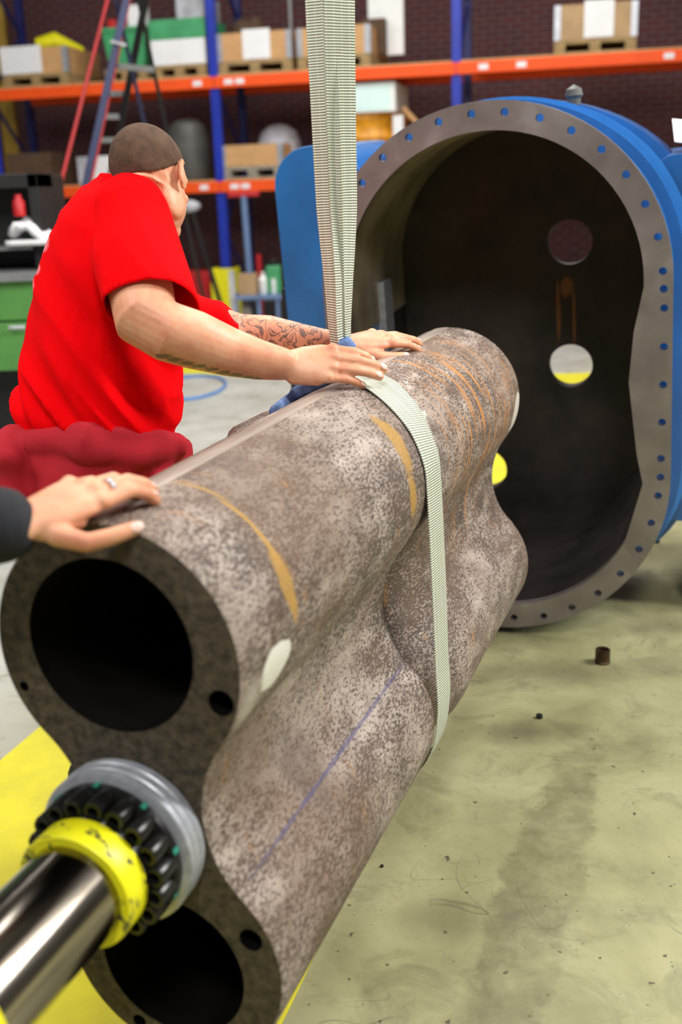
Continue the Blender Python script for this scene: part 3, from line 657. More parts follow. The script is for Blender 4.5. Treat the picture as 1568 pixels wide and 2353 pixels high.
# cast lug on the far side of the barrel, under the worker's hand
b = MB(); b.limb([((-.14, .74, .09), .04, .04, (0, 0, 1)), ((-.185, .84, .11), .04, .035, (0, 0, 1)), ((-.18, .98, .11), .04, .035, (0, 0, 1))], 16)
b.out('cast_lug', M['pipe'], cast, local=True, smooth=60)

# ================================================================== LIFTING SLING
def ribbon(name, pts, wdir, width, parent, th=.004, vd=None, m='web', nsub=6):
    """strap along pts (world); wdir: width direction per point; vd: depth of a lengthwise fold; UVs in metres"""
    P = [V(p) for p in pts]; Wd = [V(x) for x in (wdir if isinstance(wdir, list) else [wdir]*len(P))]; wd = width if isinstance(width, list) else [width]*len(P); vd = vd or [0]*len(P)
    # catmull-rom resample
    def cr(a, b, c, d, t): return ((b*2)+(c-a)*t+(a*2-b*5+c*4-d)*t*t+(b*3-a-c*3+d)*t**3)*.5
    Q = []
    for i in range(len(P)-1):
        a, b_, c, d = P[max(i-1, 0)], P[i], P[i+1], P[min(i+2, len(P)-1)]
        for k in range(nsub):
            t = k/nsub; Q.append((cr(a, b_, c, d, t), Wd[i].lerp(Wd[i+1], t), wd[i]*(1-t)+wd[i+1]*t, vd[i]*(1-t)+vd[i+1]*t))
    Q.append((P[-1], Wd[-1], wd[-1], vd[-1]))
    bm = bmesh.new(); uv = bm.loops.layers.uv.new('UVMap'); K = 8; rows = []; L = 0; last = Q[0][0]
    for i, (p, wv, wi, v_) in enumerate(Q):
        t = (Q[min(i+1, len(Q)-1)][0]-Q[max(i-1, 0)][0]).normalized(); wv = (wv-t*wv.dot(t)).normalized(); nrm = t.cross(wv)
        L += (p-last).length; last = p; row = []
        for side in (1, -1):
            rr = []
            for k in range(K+1):
                x = k/K*2-1; off = -v_*(1-abs(x)) + th/2*side*(1-.6*(abs(x) > .99)); rr.append((bm.verts.new(p+wv*x*wi/2+nrm*off), (k/K, L)))
            row.append(rr)
        rows.append(row)
    def quad(a, b, c, d):
        f = bm.faces.new((a[0], b[0], c[0], d[0]))
        for lp, q in zip(f.loops, (a, b, c, d)): lp[uv].uv = q[1]
    for r, q in zip(rows, rows[1:]):
        for k in range(K):
            quad(r[0][k], r[0][k+1], q[0][k+1], q[0][k]); quad(r[1][k+1], r[1][k], q[1][k], q[1][k+1])
        quad(r[1][0], r[0][0], q[0][0], q[1][0]); quad(r[0][K], r[1][K], q[1][K], q[0][K])
    bmesh.ops.recalc_face_normals(bm, faces=bm.faces[:]); me = bpy.data.meshes.new('m'); bm.to_mesh(me); bm.free()
    return link(name, me, M[m], parent, smooth=40)
YS = 2.36
sl = thing('lifting_sling', at(785, 800, YS), 'pale woven lifting sling hanging from above and looped round the casting', 'sling')
def L3(*a): return [V(x) for x in a]
pl = [at(x, y, Y) for x, y, Y in ((724, -420, YS+.02), (736, 0, YS+.01), (748, 250, YS), (758, 480, YS), (768, 640, YS), (776, 770, YS+.01), (786, 830, YS+.02))]
pr = [at(x, y, Y) for x, y, Y in ((777, -420, YS+.01), (780, 0, YS), (784, 250, YS), (790, 480, YS), (791, 640, YS-.01), (791, 770, YS-.005), (800, 830, YS))]
ribbon('left_leg', pl, [V((1, -.25, 0)), V((1, -.25, 0)), V((1, -.3, 0)), V((1, -.5, 0)), V((1, -.8, 0)), V((1, -1.2, 0)), V((1, -1.2, 0))], [.062]*4+[.055, .055, .05], sl)
ribbon('right_leg', pr, [V((1, .35, 0)), V((1, .35, 0)), V((1, .4, 0)), V((1, .6, 0)), V((1, 1.0, 0)), V((1, 1.6, 0)), V((1, 1.6, 0))], [.066]*4+[.055, .055, .05], sl)
def lp(s_, t, u_): return PM @ V((s_, t, u_))
wr = []; wdv = []; ww = []; vv = []
def cyl(ang, t, off=.004, low=False):
    a = math.radians(ang); r = (PR2 if low else PR)+off; return (r*math.cos(a), t, (-PD if low else 0)+r*math.sin(a))
for q, wv, wi, v_ in [((-.01, 1.06, .225), (.5, .8, .3), .07, .006), (cyl(78, 1.03, .010), (.4, .9, 0), .085, .010), (cyl(62, .99, .009), (.2, 1, 0), .098, .010), (cyl(45, .965, .006), (.08, 1, 0), .106, .004), (cyl(28, .95), (0, 1, 0), .106, 0), (cyl(10, .94), (0, 1, 0), .106, 0), (cyl(-6, .935), (0, 1, 0), .106, 0),
                      ((.199, .925, -.12), (0, 1, 0), .106, 0), ((.195, .912, -.26), (0, 1, 0), .106, 0), ((.191, .895, -.40), (0, 1, 0), .100, 0), (cyl(0, .88, .004, True), (0, 1, 0), .100, 0), (cyl(-30, .87, .004, True), (0, 1, 0), .100, 0), (cyl(-60, .865, .004, True), (0, 1, 0), .100, 0), (cyl(-90, .865, .004, True), (0, 1, 0), .100, 0),
                      (cyl(-130, .87, .004, True), (0, 1, 0), .100, 0), (cyl(-175, .88, .004, True), (0, 1, 0), .100, 0), ((-.195, .93, -.25), (0, 1, 0), .100, 0), (cyl(180, .98, .006), (0, 1, 0), .100, 0), (cyl(140, 1.02, .006), (0, 1, 0), .08, 0), (cyl(112, 1.04, .01), (.2, 1, 0), .07, .005), ((-.02, 1.05, .235), (.4, .9, 0), .05, .01)]:
    wr.append(lp(*q)); wdv.append((PM.to_3x3() @ V(wv))); ww.append(wi); vv.append(v_)
ribbon('choker_wrap', wr, wdv, ww, sl, th=.005, vd=vv)
# blue protective cloth round the throat of the sling and under the hand
b = MB(); 
b.limb([(at(792, 786, YS-.02), .018, .010, (1, .4, 0)), (at(799, 800, YS-.02), .021, .012, (1, .4, 0)), (at(806, 835, YS-.0), .020, .014, (1, .4, 0))], 14)
b.limb([(lp(-.115, .86, .168), .014, .007, (0, 0, 1)), (lp(-.12, .93, .170), .017, .008, (0, 0, 1)), (lp(-.10, 1.0, .184), .016, .009, (0, 0, 1))], 14)
b.limb([(lp(-.10, .95, .19), .014, .009, (0, 0, 1)), (lp(-.03, 1.03, .21), .015, .010, (0, 0, 1))], 12)
o = link('protective_cloth', remesh(b, .004, 2), M['bluecloth'], None, smooth=60); tag(o, 'crumpled blue cloth padding where the sling crosses the casting, under the hand', 'cloth')
# hook out of view above carries the sling
p = (pl[0]+pr[0])/2
hk = thing('unseen_crane_hook', p+V((0, 0, .05)), 'unseen steel crane hook above the sling', 'hook')
b = MB(); b.tube([p+V((math.cos(math.radians(a))*.07, 0, math.sin(math.radians(a))*.07+.06)) for a in range(150, 460, 20)], .02, 12); b.out('unseen_hook_curve', M['grey'], hk, smooth=50)
MB().tube([p+V((0, 0, .12)), p+V((0, 0, .4))], .02, 12).out('unseen_hook_shank', M['grey'], hk, smooth=50); MB().tube([p+V((0, 0, .4)), V((p.x, p.y, 6.2))], .012, 8).out('unseen_hoist_cable', M['grey'], hk)

# ================================================================== SHAFT WITH BOLTED COUPLING in front of the casting
SX = Matrix.Translation((-.028, 0, -.285))
shaft = thing('coupling_shaft', (0, 0, 0), 'polished steel shaft with yellow collar and ring of black bolts in front of the casting', 'shaft', mw=PM @ SX)
Y_ = (0, 1, 0)
def lt(name, prof, m, par, n=64, sm=35, c=(0, 0, 0), close=False): return MB().lathe(prof, c, Y_, n, close).out(name, M[m], par, local=True, smooth=sm)
lt('turned_disc', [(0, -.002), (.122, -.002), (.124, -.006), (.124, -.016), (.1225, -.018), (.124, -.020), (.124, -.032), (.1225, -.034), (.124, -.036), (.124, -.046), (.118, -.050), (0, -.050)], 'alu', shaft)
bc_ = lt('bolt_carrier', [(0, -.050), (.108, -.050), (.112, -.054), (.112, -.064), (.106, -.068), (0, -.068)], 'boltblack', shaft)
for k in range(18):
    a = k*math.tau/18; c = (.0965*math.cos(a), 0, .0965*math.sin(a))
    q = lt('socket_bolt', [(0, -.056), (.0145, -.056), (.0160, -.060), (.0160, -.098), (.0145, -.102), (.0090, -.102), (.0090, -.088), (0, -.088)], 'boltblack', bc_, 16, 35, c)
    if k % 2 == 0:
        a2 = a+.17; MB().box(.1115, .1135, -.066, -.054, -.004, .004).out('gasket_tab', M['gasket'], bc_, local=True).data.transform(Matrix.Rotation(-a2, 4, 'Y'))
lt('hub', [(0, -.068), (.080, -.068), (.080, -.108), (0, -.108)], 'alu', shaft)
lt('yellow_collar', [(.0, -.106), (.087, -.106), (.089, -.110), (.089, -.152), (.087, -.155), (.076, -.155), (0, -.155)], 'ring', shaft)
lt('shaft_bar', [(0, -.150), (.0745, -.150), (.0745, -.62), (0, -.62)], 'chrome', shaft, 64)
lt('end_collar', [(0, -.40), (.081, -.40), (.084, -.405), (.084, -.60), (.08, -.61), (0, -.61)], 'yellow', shaft)
# ------------------------------------------------------------------ small things on the floor
p = fl(1385, 1522); b = MB(); b.lathe([(.017, 0), (.026, 0), (.026, .006), (.0245, .008), (.0245, .046), (.0235, .048), (.019, .048), (.018, .046), (.017, .0)], p, (0, 0, 1), 32)
tag(b.out('bronze_bushing', M['rust'], smooth=35), 'small brown bronze bushing standing alone on the floor', 'bushing')
for i, (x, y, r, lab) in enumerate(((1240, 1650, .010, 'small dark nut on the floor between the sling and the bushing'), (878, 1992, .004, 'tiny dark metal chip on the floor beside the yellow lane edge'), (1508, 1246, .016, 'dark blue plug on the floor at the foot of the flange'))):
    p = fl(x, y); tag(MB().lathe([(0, 0), (r, 0), (r, r*1.2), (0, r*1.3)], p, (0, 0, 1), 6 if i < 2 else 16).out('steel_nut' if i == 0 else 'metal_chip' if i == 1 else 'blue_plug', M['black' if i < 2 else 'rack_dark']), lab, 'nut' if i == 0 else 'chip' if i == 1 else 'plug')
# blue hose on the floor behind the worker
c = fl(440, 892); pts = [c+V((.28*math.cos(a), .55*math.sin(a), .012)) for a in [math.radians(k) for k in range(-150, 151, 15)]]
tag(MB().tube(pts, .012, 8).out('air_hose', M['blue_light'], smooth=60), 'thin blue hose curled on the floor behind the worker', 'hose')

# ------------------------------------------------------------------ green workbench, dark cabinet, ladder and posts on the left
a = at(-60, 640, 6.2); zc = a.z
bench = thing('workbench', (-3.2, 6.6, 0), 'green steel workbench at the left edge behind the red shirt', 'bench')
xr = at(92, 640, 6.2).x
MB().box(-5, xr, 6.15, 7.4, zc-.02, zc+.015).out('bench_top', M['grey'], bench)
d_ = MB().box(-5, xr-.02, 6.2, 7.3, zc-.24, zc-.02, .004).out('drawer_upper', M['bench_green'], bench)
dl_ = MB().box(-5, xr-.04, 6.18, 7.3, zc-.52, zc-.25, .004).out('drawer_lower', M['bench_green'], bench)
q = at(46, 752, 6.15); MB().tube([(q.x-.06, 6.14, q.z), (q.x+.03, 6.14, q.z)], .012, 8).out('drawer_pull', M['palegrey'], dl_)
MB().box(-5, xr-.16, 6.5, 7.3, 0, zc-.52).out('base_cabinet', M['black'], bench)
cab = thing('electrical_cabinet', (-3.2, 6.9, zc+.02), 'black equipment cabinet standing on the green workbench', 'cabinet')
q0 = at(-80, 640, 6.6); q1 = at(88, 398, 6.6); zb = zc+.017
MB().box(q0.x-.8, q1.x, 6.9, 7.2, zb, q1.z, .01).out('cabinet_back', M['black'], cab)
MB().box(q1.x-.06, q1.x, 6.55, 6.9, zb, q1.z, .005).out('side_frame', M['black'], cab)
MB().box(q0.x-.8, q1.x, 6.55, 6.9, q1.z-.08, q1.z, .005).out('top_frame', M['black'], cab)
zs = at(40, 565, 6.6).z; MB().box(q0.x-.8, q1.x-.06, 6.5, 6.9, zs-.02, zs).out('shelf', M['grey'], cab)
p = at(75, 560, 6.5)
for k, lab in enumerate(('crumpled white papers on the shelf of the black cabinet', 'white papers lying flat under the crumpled ones in the cabinet')):
    b = MB(); n = 9; vs = {}
    for i in range(n):
        for j in range(n): vs[i, j] = b.v((p.x-.12-.02*k+.30*i/(n-1), 6.42+.02+.3*j/(n-1), zs+.004+(.032 if k else .064)+(0 if k else .10*abs(noise.noise(V((i*.5, j*.5, 3)))) + .05*math.sin(i*.7))))
    for i in range(n-1):
        for j in range(n-1): b.bm.faces.new((vs[i, j], vs[i+1, j], vs[i+1, j+1], vs[i, j+1]))
    o = b.out('paper_stack', M['paper'], smooth=80); s_ = o.modifiers.new('s', 'SOLIDIFY'); s_.thickness = .03; s_.offset = -1; tag(o, lab, 'paper')
p = at(57, 500, 6.6); tag(MB().lathe([(0, 0), (.035, 0), (.035, .08), (.02, .10), (.02, .12), (0, .12)], (p.x, 6.5, zs+.17), (0, 0, 1), 14).out('red_bottle', M['red'], smooth=40), 'small red and white bottle in the black cabinet', 'bottle')
q = at(46, 880, 8.4); tag(MB().box(q.x-.06, q.x+.10, 8.4, 8.5, 0, at(46, 808, 8.4).z).out('yellow_bollard', M['yellow'], bevel=.01), 'yellow floor bollard behind the edge of the red shirt', 'bollard')
# folding ladder: navy front stiles, black rear stile, grey steps
YL = 8.3; lad = thing('step_ladder', (at(255, 400, YL).x, YL, 0), 'dark folding ladder with a grey crosspiece standing behind the worker', 'ladder')
def stile(px0, py0, px1, py1, Y0, Y1, w_, m, name='stile', par=lad, z1=None):
    p = at(px0, py0, Y0); q = at(px1, py1, Y1); d = (q-p); d = d/abs(d.z); q = p+d*p.z; p = p-d*.7
    return MB().beam(p, q, w_, w_*.5, (0, 1, 0)).out(name, M[m], par, bevel=.004)
stile(290, 0, 200, 410, YL, YL-.15, .05, 'navy'); stile(335, 0, 305, 150, YL+.3, YL+.45, .05, 'black')
stile(292, 110, 330, 275, YL+.2, YL+.5, .03, 'navy'); stile(340, 100, 378, 275, YL+.3, YL+.6, .028, 'black')
p = at(255, 95, YL-.06); q = at(290, 104, YL-.06); MB().beam(p, q, .03, .02).out('spreader', M['palegrey'], lad)
p = at(270, 152, YL); q = at(352, 160, YL+.3); MB().beam(p, q, .025, .04).out('hinge_bar', M['grey'], lad)
YR = 8.6; rl = thing('red_ladder', (at(240, 400, YR).x, YR, 0), 'slim red ladder with grey rungs leaning behind the dark folding ladder', 'ladder')
stile(247, 0, 158, 350, YR-.1, YR-.3, .026, 'red', par=rl); stile(268, 140, 228, 330, YR+.3, YR+.1, .022, 'red', par=rl)
for y in (215, 268, 322):
    p = at(252-(y-215)*.22, y, YR+.2); q = at(292-(y-215)*.22, y, YR+.3); MB().beam(p, q, .03, .04).out('rung', M['grey'], rl)
q = at(6, 40, 16.2); tag(MB().box(q.x-.12, q.x+.08, 15.95, 16.1, 0, 4.4).out('yellow_column', M['ochre'], bevel=.01), 'dull yellow steel column at the left edge behind the crate', 'column')

# ================================================================== PEOPLE
def frame(o, X, Z, left=False):
    X = V(X).normalized(); Z = V(Z); Z = (Z-X*Z.dot(X)).normalized(); Y = Z.cross(X)
    if left: Y = -Y
    return Matrix(((X.x, Y.x, Z.x, o[0]), (X.y, Y.y, Z.y, o[1]), (X.z, Y.z, Z.z, o[2]), (0, 0, 0, 1)))
def hand(mb, H, sc_, flex, spread, thumb, nails):
    """H: wrist frame, x to the fingers, y to the thumb, z out of the back of the hand"""
    P = lambda x, y, z: H @ V((x*sc_, y*sc_, z*sc_)); R3 = H.to_3x3(); ud = R3 @ V((0, 1, 0)); s = sc_
    mb.limb([(P(-.03, 0, 0), .028*s, .021*s, ud), (P(0, 0, 0), .029*s, .020*s, ud), (P(.03, .001, 0), .037*s, .018*s, ud), (P(.065, .001, .001), .0415*s, .0155*s, ud), (P(.088, 0, 0), .0400*s, .0125*s, ud)], 20)
    mb.limb([(P(.010, .018, -.006), .016*s, .016*s, ud), (P(.05, .026, -.008), .015*s, .014*s, ud)], 14)   # thumb ball
    mb.limb([(P(.012, -.024, -.008), .014*s, .014*s, ud), (P(.06, -.030, -.006), .012*s, .012*s, ud)], 14)  # heel of the hand
    bases = [(.089, .031, .001), (.094, .0105, .003), (.090, -.0105, .002), (.082, -.0300, -.001)]
    lens = [(.043, .027, .021), (.048, .031, .022), (.045, .029, .021), (.034, .022, .019)]; rad = [.0098, .0100, .0096, .0084]
    for i in range(4):
        p = V(bases[i]); mb.ball(P(p.x-.002, p.y, p.z+.003), (.0115*s,)*3, None, 12)
        mb.limb([(P(p.x-.035, p.y*.8, p.z+.006), .0075*s, .0075*s, ud), (P(*p), .010*s, .010*s, ud)], 12)
        a = 0; pts = [p]; rr = [rad[i]*1.05]
        for L, fx in zip(lens[i], flex[i]):
            a += math.radians(fx); sp = math.radians(spread[i]); d = V((math.cos(a)*math.cos(sp), math.sin(sp)*math.cos(a), -math.sin(a)))
            mid = pts[-1]+d*L*.5; pts.append(mid); rr.append(rr[-1]*.93); pts.append(pts[-2]+d*L); rr.append(rr[-2]*.965)
        st_ = [(P(*q), r*s, r*s*.95, ud) for q, r in zip(pts, rr)]; mb.limb(st_, 14)
        n = V((math.sin(a), 0, math.cos(a))); tip = pts[-1]-d*.006
        nails.append((P(*(tip+n*(rr[-1]*.80))), R3 @ d, R3 @ n, rr[-1]*s))
    tb, dirs = thumb[:2]; pts = [V(tb)]; rr = [.0145]
    for L, d, r in zip((.040, .034, .026), dirs, (.0125, .0112, .0098)): pts.append(pts[-1]+V(d).normalized()*L); rr.append(r)
    mb.limb([(P(*q), r*s, r*s*.92, R3 @ V((0, 0, 1))) for q, r in zip(pts, rr)], 14)
    d = V(dirs[-1]).normalized(); n = (V(thumb[2])-d*V(thumb[2]).dot(d)).normalized()
    nails.append((P(*(pts[-1]+n*(rr[-1]*.80)+d*.001)), R3 @ d, R3 @ n, rr[-1]*s))
def add_nails(nails, parent):
    for c, d, n, r in nails:
        F = frame(c, d, n); b = MB(F); b.ball((0, 0, 0), (r*.95, r*.68, r*.28), None, 16); b.out('fingernail', M['nail'], parent, smooth=80)
M['nail'] = mat('fingernail', (.86, .58, .50), .3, 0, .05, 30)
M['shirt'] = mat('red_cotton', (.88, .0, .003), .9, 0, .06, 5, .15, 300)
for k_ in ('shirt',): M[k_].node_tree.nodes['Principled BSDF'].inputs['Specular IOR Level'].default_value = .08
M['coverall'] = mat('crimson_coverall', (.46, .006, .020), .9, 0, .1, 6, .15, 250)
M['hair'] = mat('short_brown_hair', (.17, .088, .05), .85, 0, .3, 40, .8, 400, (.09, .05, .03))
M['jacket'] = mat('black_jacket', (.012, .014, .022), .8, 0, .2, 20, .2, 200)
M['eye'] = mat('eye_white', (.8, .8, .78), .2, 0, .02, 5)
M['lip'] = mat('lip', (.55, .2, .16), .5, 0, .05, 20)
def headprims(b, HD_, s=1.0):
    b0 = b.M; b.M = HD_ @ Matrix.Scale(s, 4)
    b.ball((0, -.008, .030), (.079, .099, .092)); b.ball((0, .030, -.040), (.066, .068, .082)); b.ball((0, .062, -.098), (.034, .032, .024)); b.ball((0, .082, .018), (.052, .016, .014))
    b.limb([((0, .092, .010), .010, .012, (1, 0, 0)), ((0, .112, -.022), .014, .014, (1, 0, 0))], 12)
    for x in (-1, 1):
        b.ball((x*.046, .012, -.055), (.022, .045, .048)); b.ball((x*.034, .074, -.02), (.022, .018, .016))
        b.ball((x*.083, -.006, -.012), (.007, .021, .032), Matrix.Rotation(x*.35, 3, 'Z')); b.ball((x*.080, .002, -.034), (.006, .010, .014))
        b.limb([((x*.088, .008, -.03), .004, .004, (1, 0, 0)), ((x*.092, -.018, -.012), .004, .005, (1, 0, 0)), ((x*.092, -.016, .014), .004, .005, (1, 0, 0)), ((x*.086, .004, .02), .004, .004, (1, 0, 0))], 8)
    b.ball((0, .088, -.064), (.024, .010, .010)); b.M = b0
def face_bits(HD_, par):
    for x in (-1, 1):
        q = MB(HD_); q.ball((x*.033, .083, -.004), (.012, .010, .009)); q.out('eye', M['eye'], par, smooth=80)
    q = MB(HD_); q.ball((0, .096, -.064), (.022, .006, .007)); q.out('lips', M['lip'], par, smooth=80)
def hair_cap(HD_, par, cut, m='hair', s=1.0):
    b = MB(); b.ball((0, -.010, .032), (.0815, .1015, .0945), None, 110)
    bmesh.ops.delete(b.bm, geom=[f for f in b.bm.faces if cut(f.calc_center_median())], context='FACES')
    me = tomesh(b.bm); me.transform(HD_ @ Matrix.Scale(s, 4)); o = link('hair', me, M[m], par, smooth=80); q = o.modifiers.new('s', 'SOLIDIFY'); q.thickness = .006; q.offset = -1; return o
def cloth_out(mb, name, m, par, voxel, disp, cuts=(), sm=4, thick=.003):
    me = remesh(mb, voxel, sm); bm = bmesh.new(); bm.from_mesh(me); bm.normal_update()
    for v in bm.verts: v.co = v.co+v.normal*disp(v.co)
    for o, n, r in cuts:   # open a hem: drop everything beyond the plane, near its centre
        o = V(o); n = V(n).normalized()
        far = [v for v in bm.verts if (v.co-o).dot(n) > 0 and (v.co-o-n*(v.co-o).dot(n)).length < r and (v.co-o).dot(n) < r]
        bmesh.ops.delete(bm, geom=far, context='VERTS')
        for v in bm.verts:
            if v.is_boundary and abs((v.co-o).dot(n)) < .03 and (v.co-o).length < r*1.3: v.co -= n*(v.co-o).dot(n)
    bm.to_mesh(me); bm.free(); o = link(name, me, m, par, smooth=80)
    if thick: s_ = o.modifiers.new('s', 'SOLIDIFY'); s_.thickness = thick; s_.offset = -1
    return o
# ------------------------------------------------------------------ worker in red
YM = 2.52; lat = V((-.3, .95, 0)); fac = V((.95, .3, 0))
mroot = thing('person', (at(215, 1120, YM).x, YM, 0), 'worker in red t-shirt leaning over the casting with both hands on it, seen from behind', 'person')
hc_ = at(346, 416, 2.50); hf = V((.34, .80, -.48)).normalized(); hr = hf.cross(V((-.24, .10, 1))).normalized(); hup = hr.cross(hf)
HDM = Matrix(((hr.x, hf.x, hup.x, hc_.x), (hr.y, hf.y, hup.y, hc_.y), (hr.z, hf.z, hup.z, hc_.z), (0, 0, 0, 1)))
b = MB(); headprims(b, HDM, .96)
nk = at(298, 478, YM)
b.limb([(HDM @ V((0, -.02, -.03)), .062, .066, hr), (HDM @ V((0, -.045, -.085)), .060, .064, hr), (nk+V((.02, .02, .05)), .066, .070, lat), (nk, .075, .08, lat)], 20)
b.limb([(nk+V((0, 0, .0)), .12, .07, lat), (at(275, 540, YM), .17, .10, lat), (at(255, 640, YM), .16, .12, lat), (at(235, 850, YM), .14, .12, lat), (at(225, 1000, YM), .15, .13, lat), (at(215, 1110, YM), .16, .14, lat)], 24)
RA = [(at(295, 500, 2.40), .064, .064), (at(318, 640, 2.29), .070, .068), (at(338, 736, 2.21), .068, .066), (at(385, 762, 2.20), .062, .060), (at(450, 782, 2.22), .060, .058), (at(530, 810, 2.25), .051, .049), (at(600, 828, 2.26), .043, .038), (at(655, 838, 2.27), .036, .028)]
b.limb([(p, a, c, (0, -.5, 1)) for p, a, c in RA], 24)
LA = [(at(325, 600, 2.60), .06, .06), (at(425, 728, 2.69), .055, .05), (at(548, 768, 2.74), .052, .05), (at(620, 772, 2.73), .052, .048), (at(700, 784, 2.70), .042, .038), (at(790, 796, 2.66), .033, .026)]
b.limb([(p, a, c, (0, -.3, 1)) for p, a, c in LA], 24)
nails = []
w1 = at(660, 838, 2.275); HR_ = frame(w1, at(800, 836, 2.27)-w1, (-.15, -.80, .62))
hand(b, HR_, 1.10, [(14, 26, 22), (10, 18, 14), (10, 16, 12), (12, 24, 18)], (-1, -2.5, -1, 1.5), ((.020, .028, -.012), [(.8, .45, -.5), (1, .1, -.35), (1, -.1, -.3)], (0, .7, .7)), nails)
w2 = at(806, 792, 2.66); HL_ = frame(w2, at(985, 758, 2.80)-w2, (-.08, -.42, .90), True)
hand(b, HL_, 1.12, [(10, 14, 12), (6, 14, 12), (8, 14, 12), (10, 16, 14)], (2, 0, -3, -7), ((.018, .028, -.010), [(.80, .50, -.15), (1, .16, -.10), (1, .02, -.10)], (0, .75, .65)), nails)
for sgn in (-1, 1):
    hp_ = V((mroot.location.x, YM, .90))+lat*.10*sgn; ft = V((hp_.x-.03, hp_.y, .09))
    b.limb([(hp_, .085, .09, fac), (hp_.lerp(ft, .48)+fac*.03, .062, .062, fac), (hp_.lerp(ft, .72)+fac*.01, .055, .058, fac), (ft, .04, .042, fac)], 18); b.limb([(ft-fac*.03-V((0, 0, .04)), .035, .03, lat), (ft+fac*.14-V((0, 0, .055)), .038, .022, lat)], 14)
me = remesh(b, .0036, 3)
ms, g, c, co, bs = skin('worker_skin'); OL = mroot.location
def seg_mask(g, co, pts, r, soft=.3, wob=None):
    x = 0.0
    for p in pts: x = g.math('MAXIMUM', x, g.blob(co, tuple(V(p)-OL), r, soft, wob))
    return x
lo = [at(px, py, Y) for px, py, Y in ((375, 819, 2.16), (400, 829, 2.16), (428, 838, 2.16), (456, 845, 2.17), (484, 853, 2.185), (512, 860, 2.20), (540, 866, 2.21), (566, 871, 2.225), (585, 874, 2.235))]
mk = seg_mask(g, co, lo, (.020, .06, .0075), .4, g.noise(co, 120, 2))
c = g.mix(g.math('MULTIPLY', mk, .75), c, (.06, .07, .08))
ctr = tuple(at(625, 765, 2.72)-OL)
vn = g.n('ShaderNodeTexNoise'); vn.inputs['Scale'].default_value = 24; vn.inputs['Detail'].default_value = 2; vn.inputs['Distortion'].default_value = 1.6; g.l(co, vn.inputs['Vector'])
ln = g.ramp(g.math('ABSOLUTE', g.math('SUBTRACT', vn.outputs[0], .5)), [(.018, 1.0), (.05, 0.0)])
sh = g.ramp(g.noise(co, 9, 3, .6, 1.0), [(.50, 0.0), (.62, .55)])
tt_ = g.math('MULTIPLY', g.math('MAXIMUM', ln, sh), g.blob(co, ctr, (.19, .16, .14), .15))
c = g.mix(g.math('MULTIPLY', tt_, .8), c, (.07, .075, .08)); g.l(c, bs.inputs['Base Color'])
body = link('body', me, ms, mroot, smooth=80)
add_nails(nails, body); face_bits(HDM @ Matrix.Scale(.96, 4), body)
hair_cap(HDM, mroot, lambda p: p.z < -.030+max(0, p.y+.07)*.70, s=.96)
# shirt
def folds(p):
    q = p-V(OL); x, z = q.x, q.z
    d = V((x*1.0+z*.62, q.y*.6, 0)); n1 = 1.3*(.5-abs(noise.noise(V((d.x*15, d.y*5, z*2.0+4)))*1.9))
    n2 = noise.noise(V((x*7, q.y*7, z*7)))
    low = max(0, min(1, (1.45-z)/.35))*max(0, min(1, (z-1.0)/.10))
    return .022*n1*(.10+.90*low)+.006*n2*min(1, max(0, (z-1.0)/.1))
b = MB()
T = lambda px, py, ru, rv, Y=YM: (at(px, py, Y), ru, rv, lat)
b.limb([T(303, 440, .075, .082), T(292, 470, .17, .105), T(275, 530, .205, .135), T(258, 610, .205, .150), T(240, 720, .195, .165), T(231, 850, .200, .182), T(226, 945, .207, .192), T(228, 985, .196, .180), T(229, 1060, .178, .165)], 36)
SR = [(at(300, 486, 2.42), .080, .084), (at(316, 600, 2.33), .092, .096), (at(338, 680, 2.27), .096, .098), (at(352, 735, 2.235), .098, .100)]
b.limb([(p, a, c_, lat) for p, a, c_ in SR], 28)
SL = [(at(330, 620, 2.60), .075, .075), (at(410, 722, 2.68), .070, .066), (at(500, 752, 2.73), .062, .056), (at(580, 782, 2.75), .060, .052)]
b.limb([(p, a, c_, (0, 1, .2)) for p, a, c_ in SL], 28)
hr_o = at(346, 704, 2.25); hl_o = at(540, 762, 2.735)
cloth_out(b, 'tshirt', [M['shirt']], mroot, .0065, folds, [(hr_o, SR[3][0]-SR[1][0]+V((-.02, 0, 0)), .135), (hl_o, SL[3][0]-SL[2][0]+V((.03, 0, -.0)), .11), (at(229, 1040, YM), (0, 0, -1), .4), (nk+V((.018, .02, .055)), (.25, .1, 1), .10)], 5, .004)
# faded print on the back of the shirt
ns = N(M['shirt'].node_tree); bs_ = M['shirt'].node_tree.nodes['Principled BSDF']; src = bs_.inputs['Base Color'].links[0].from_socket; cs_ = ns.coord(); mk = 0.0
for px, py, rz in ((104, 560, .022), (98, 618, .014), (84, 655, .02)): mk = ns.math('MAXIMUM', mk, ns.blob(cs_, tuple(at(px, py, 2.50)-OL), (.03, .07, rz), .3, ns.noise(cs_, 60, 3)))
ns.l(ns.mix(ns.math('MULTIPLY', mk, .6), src, (.85, .35, .4)), bs_.inputs['Base Color'])
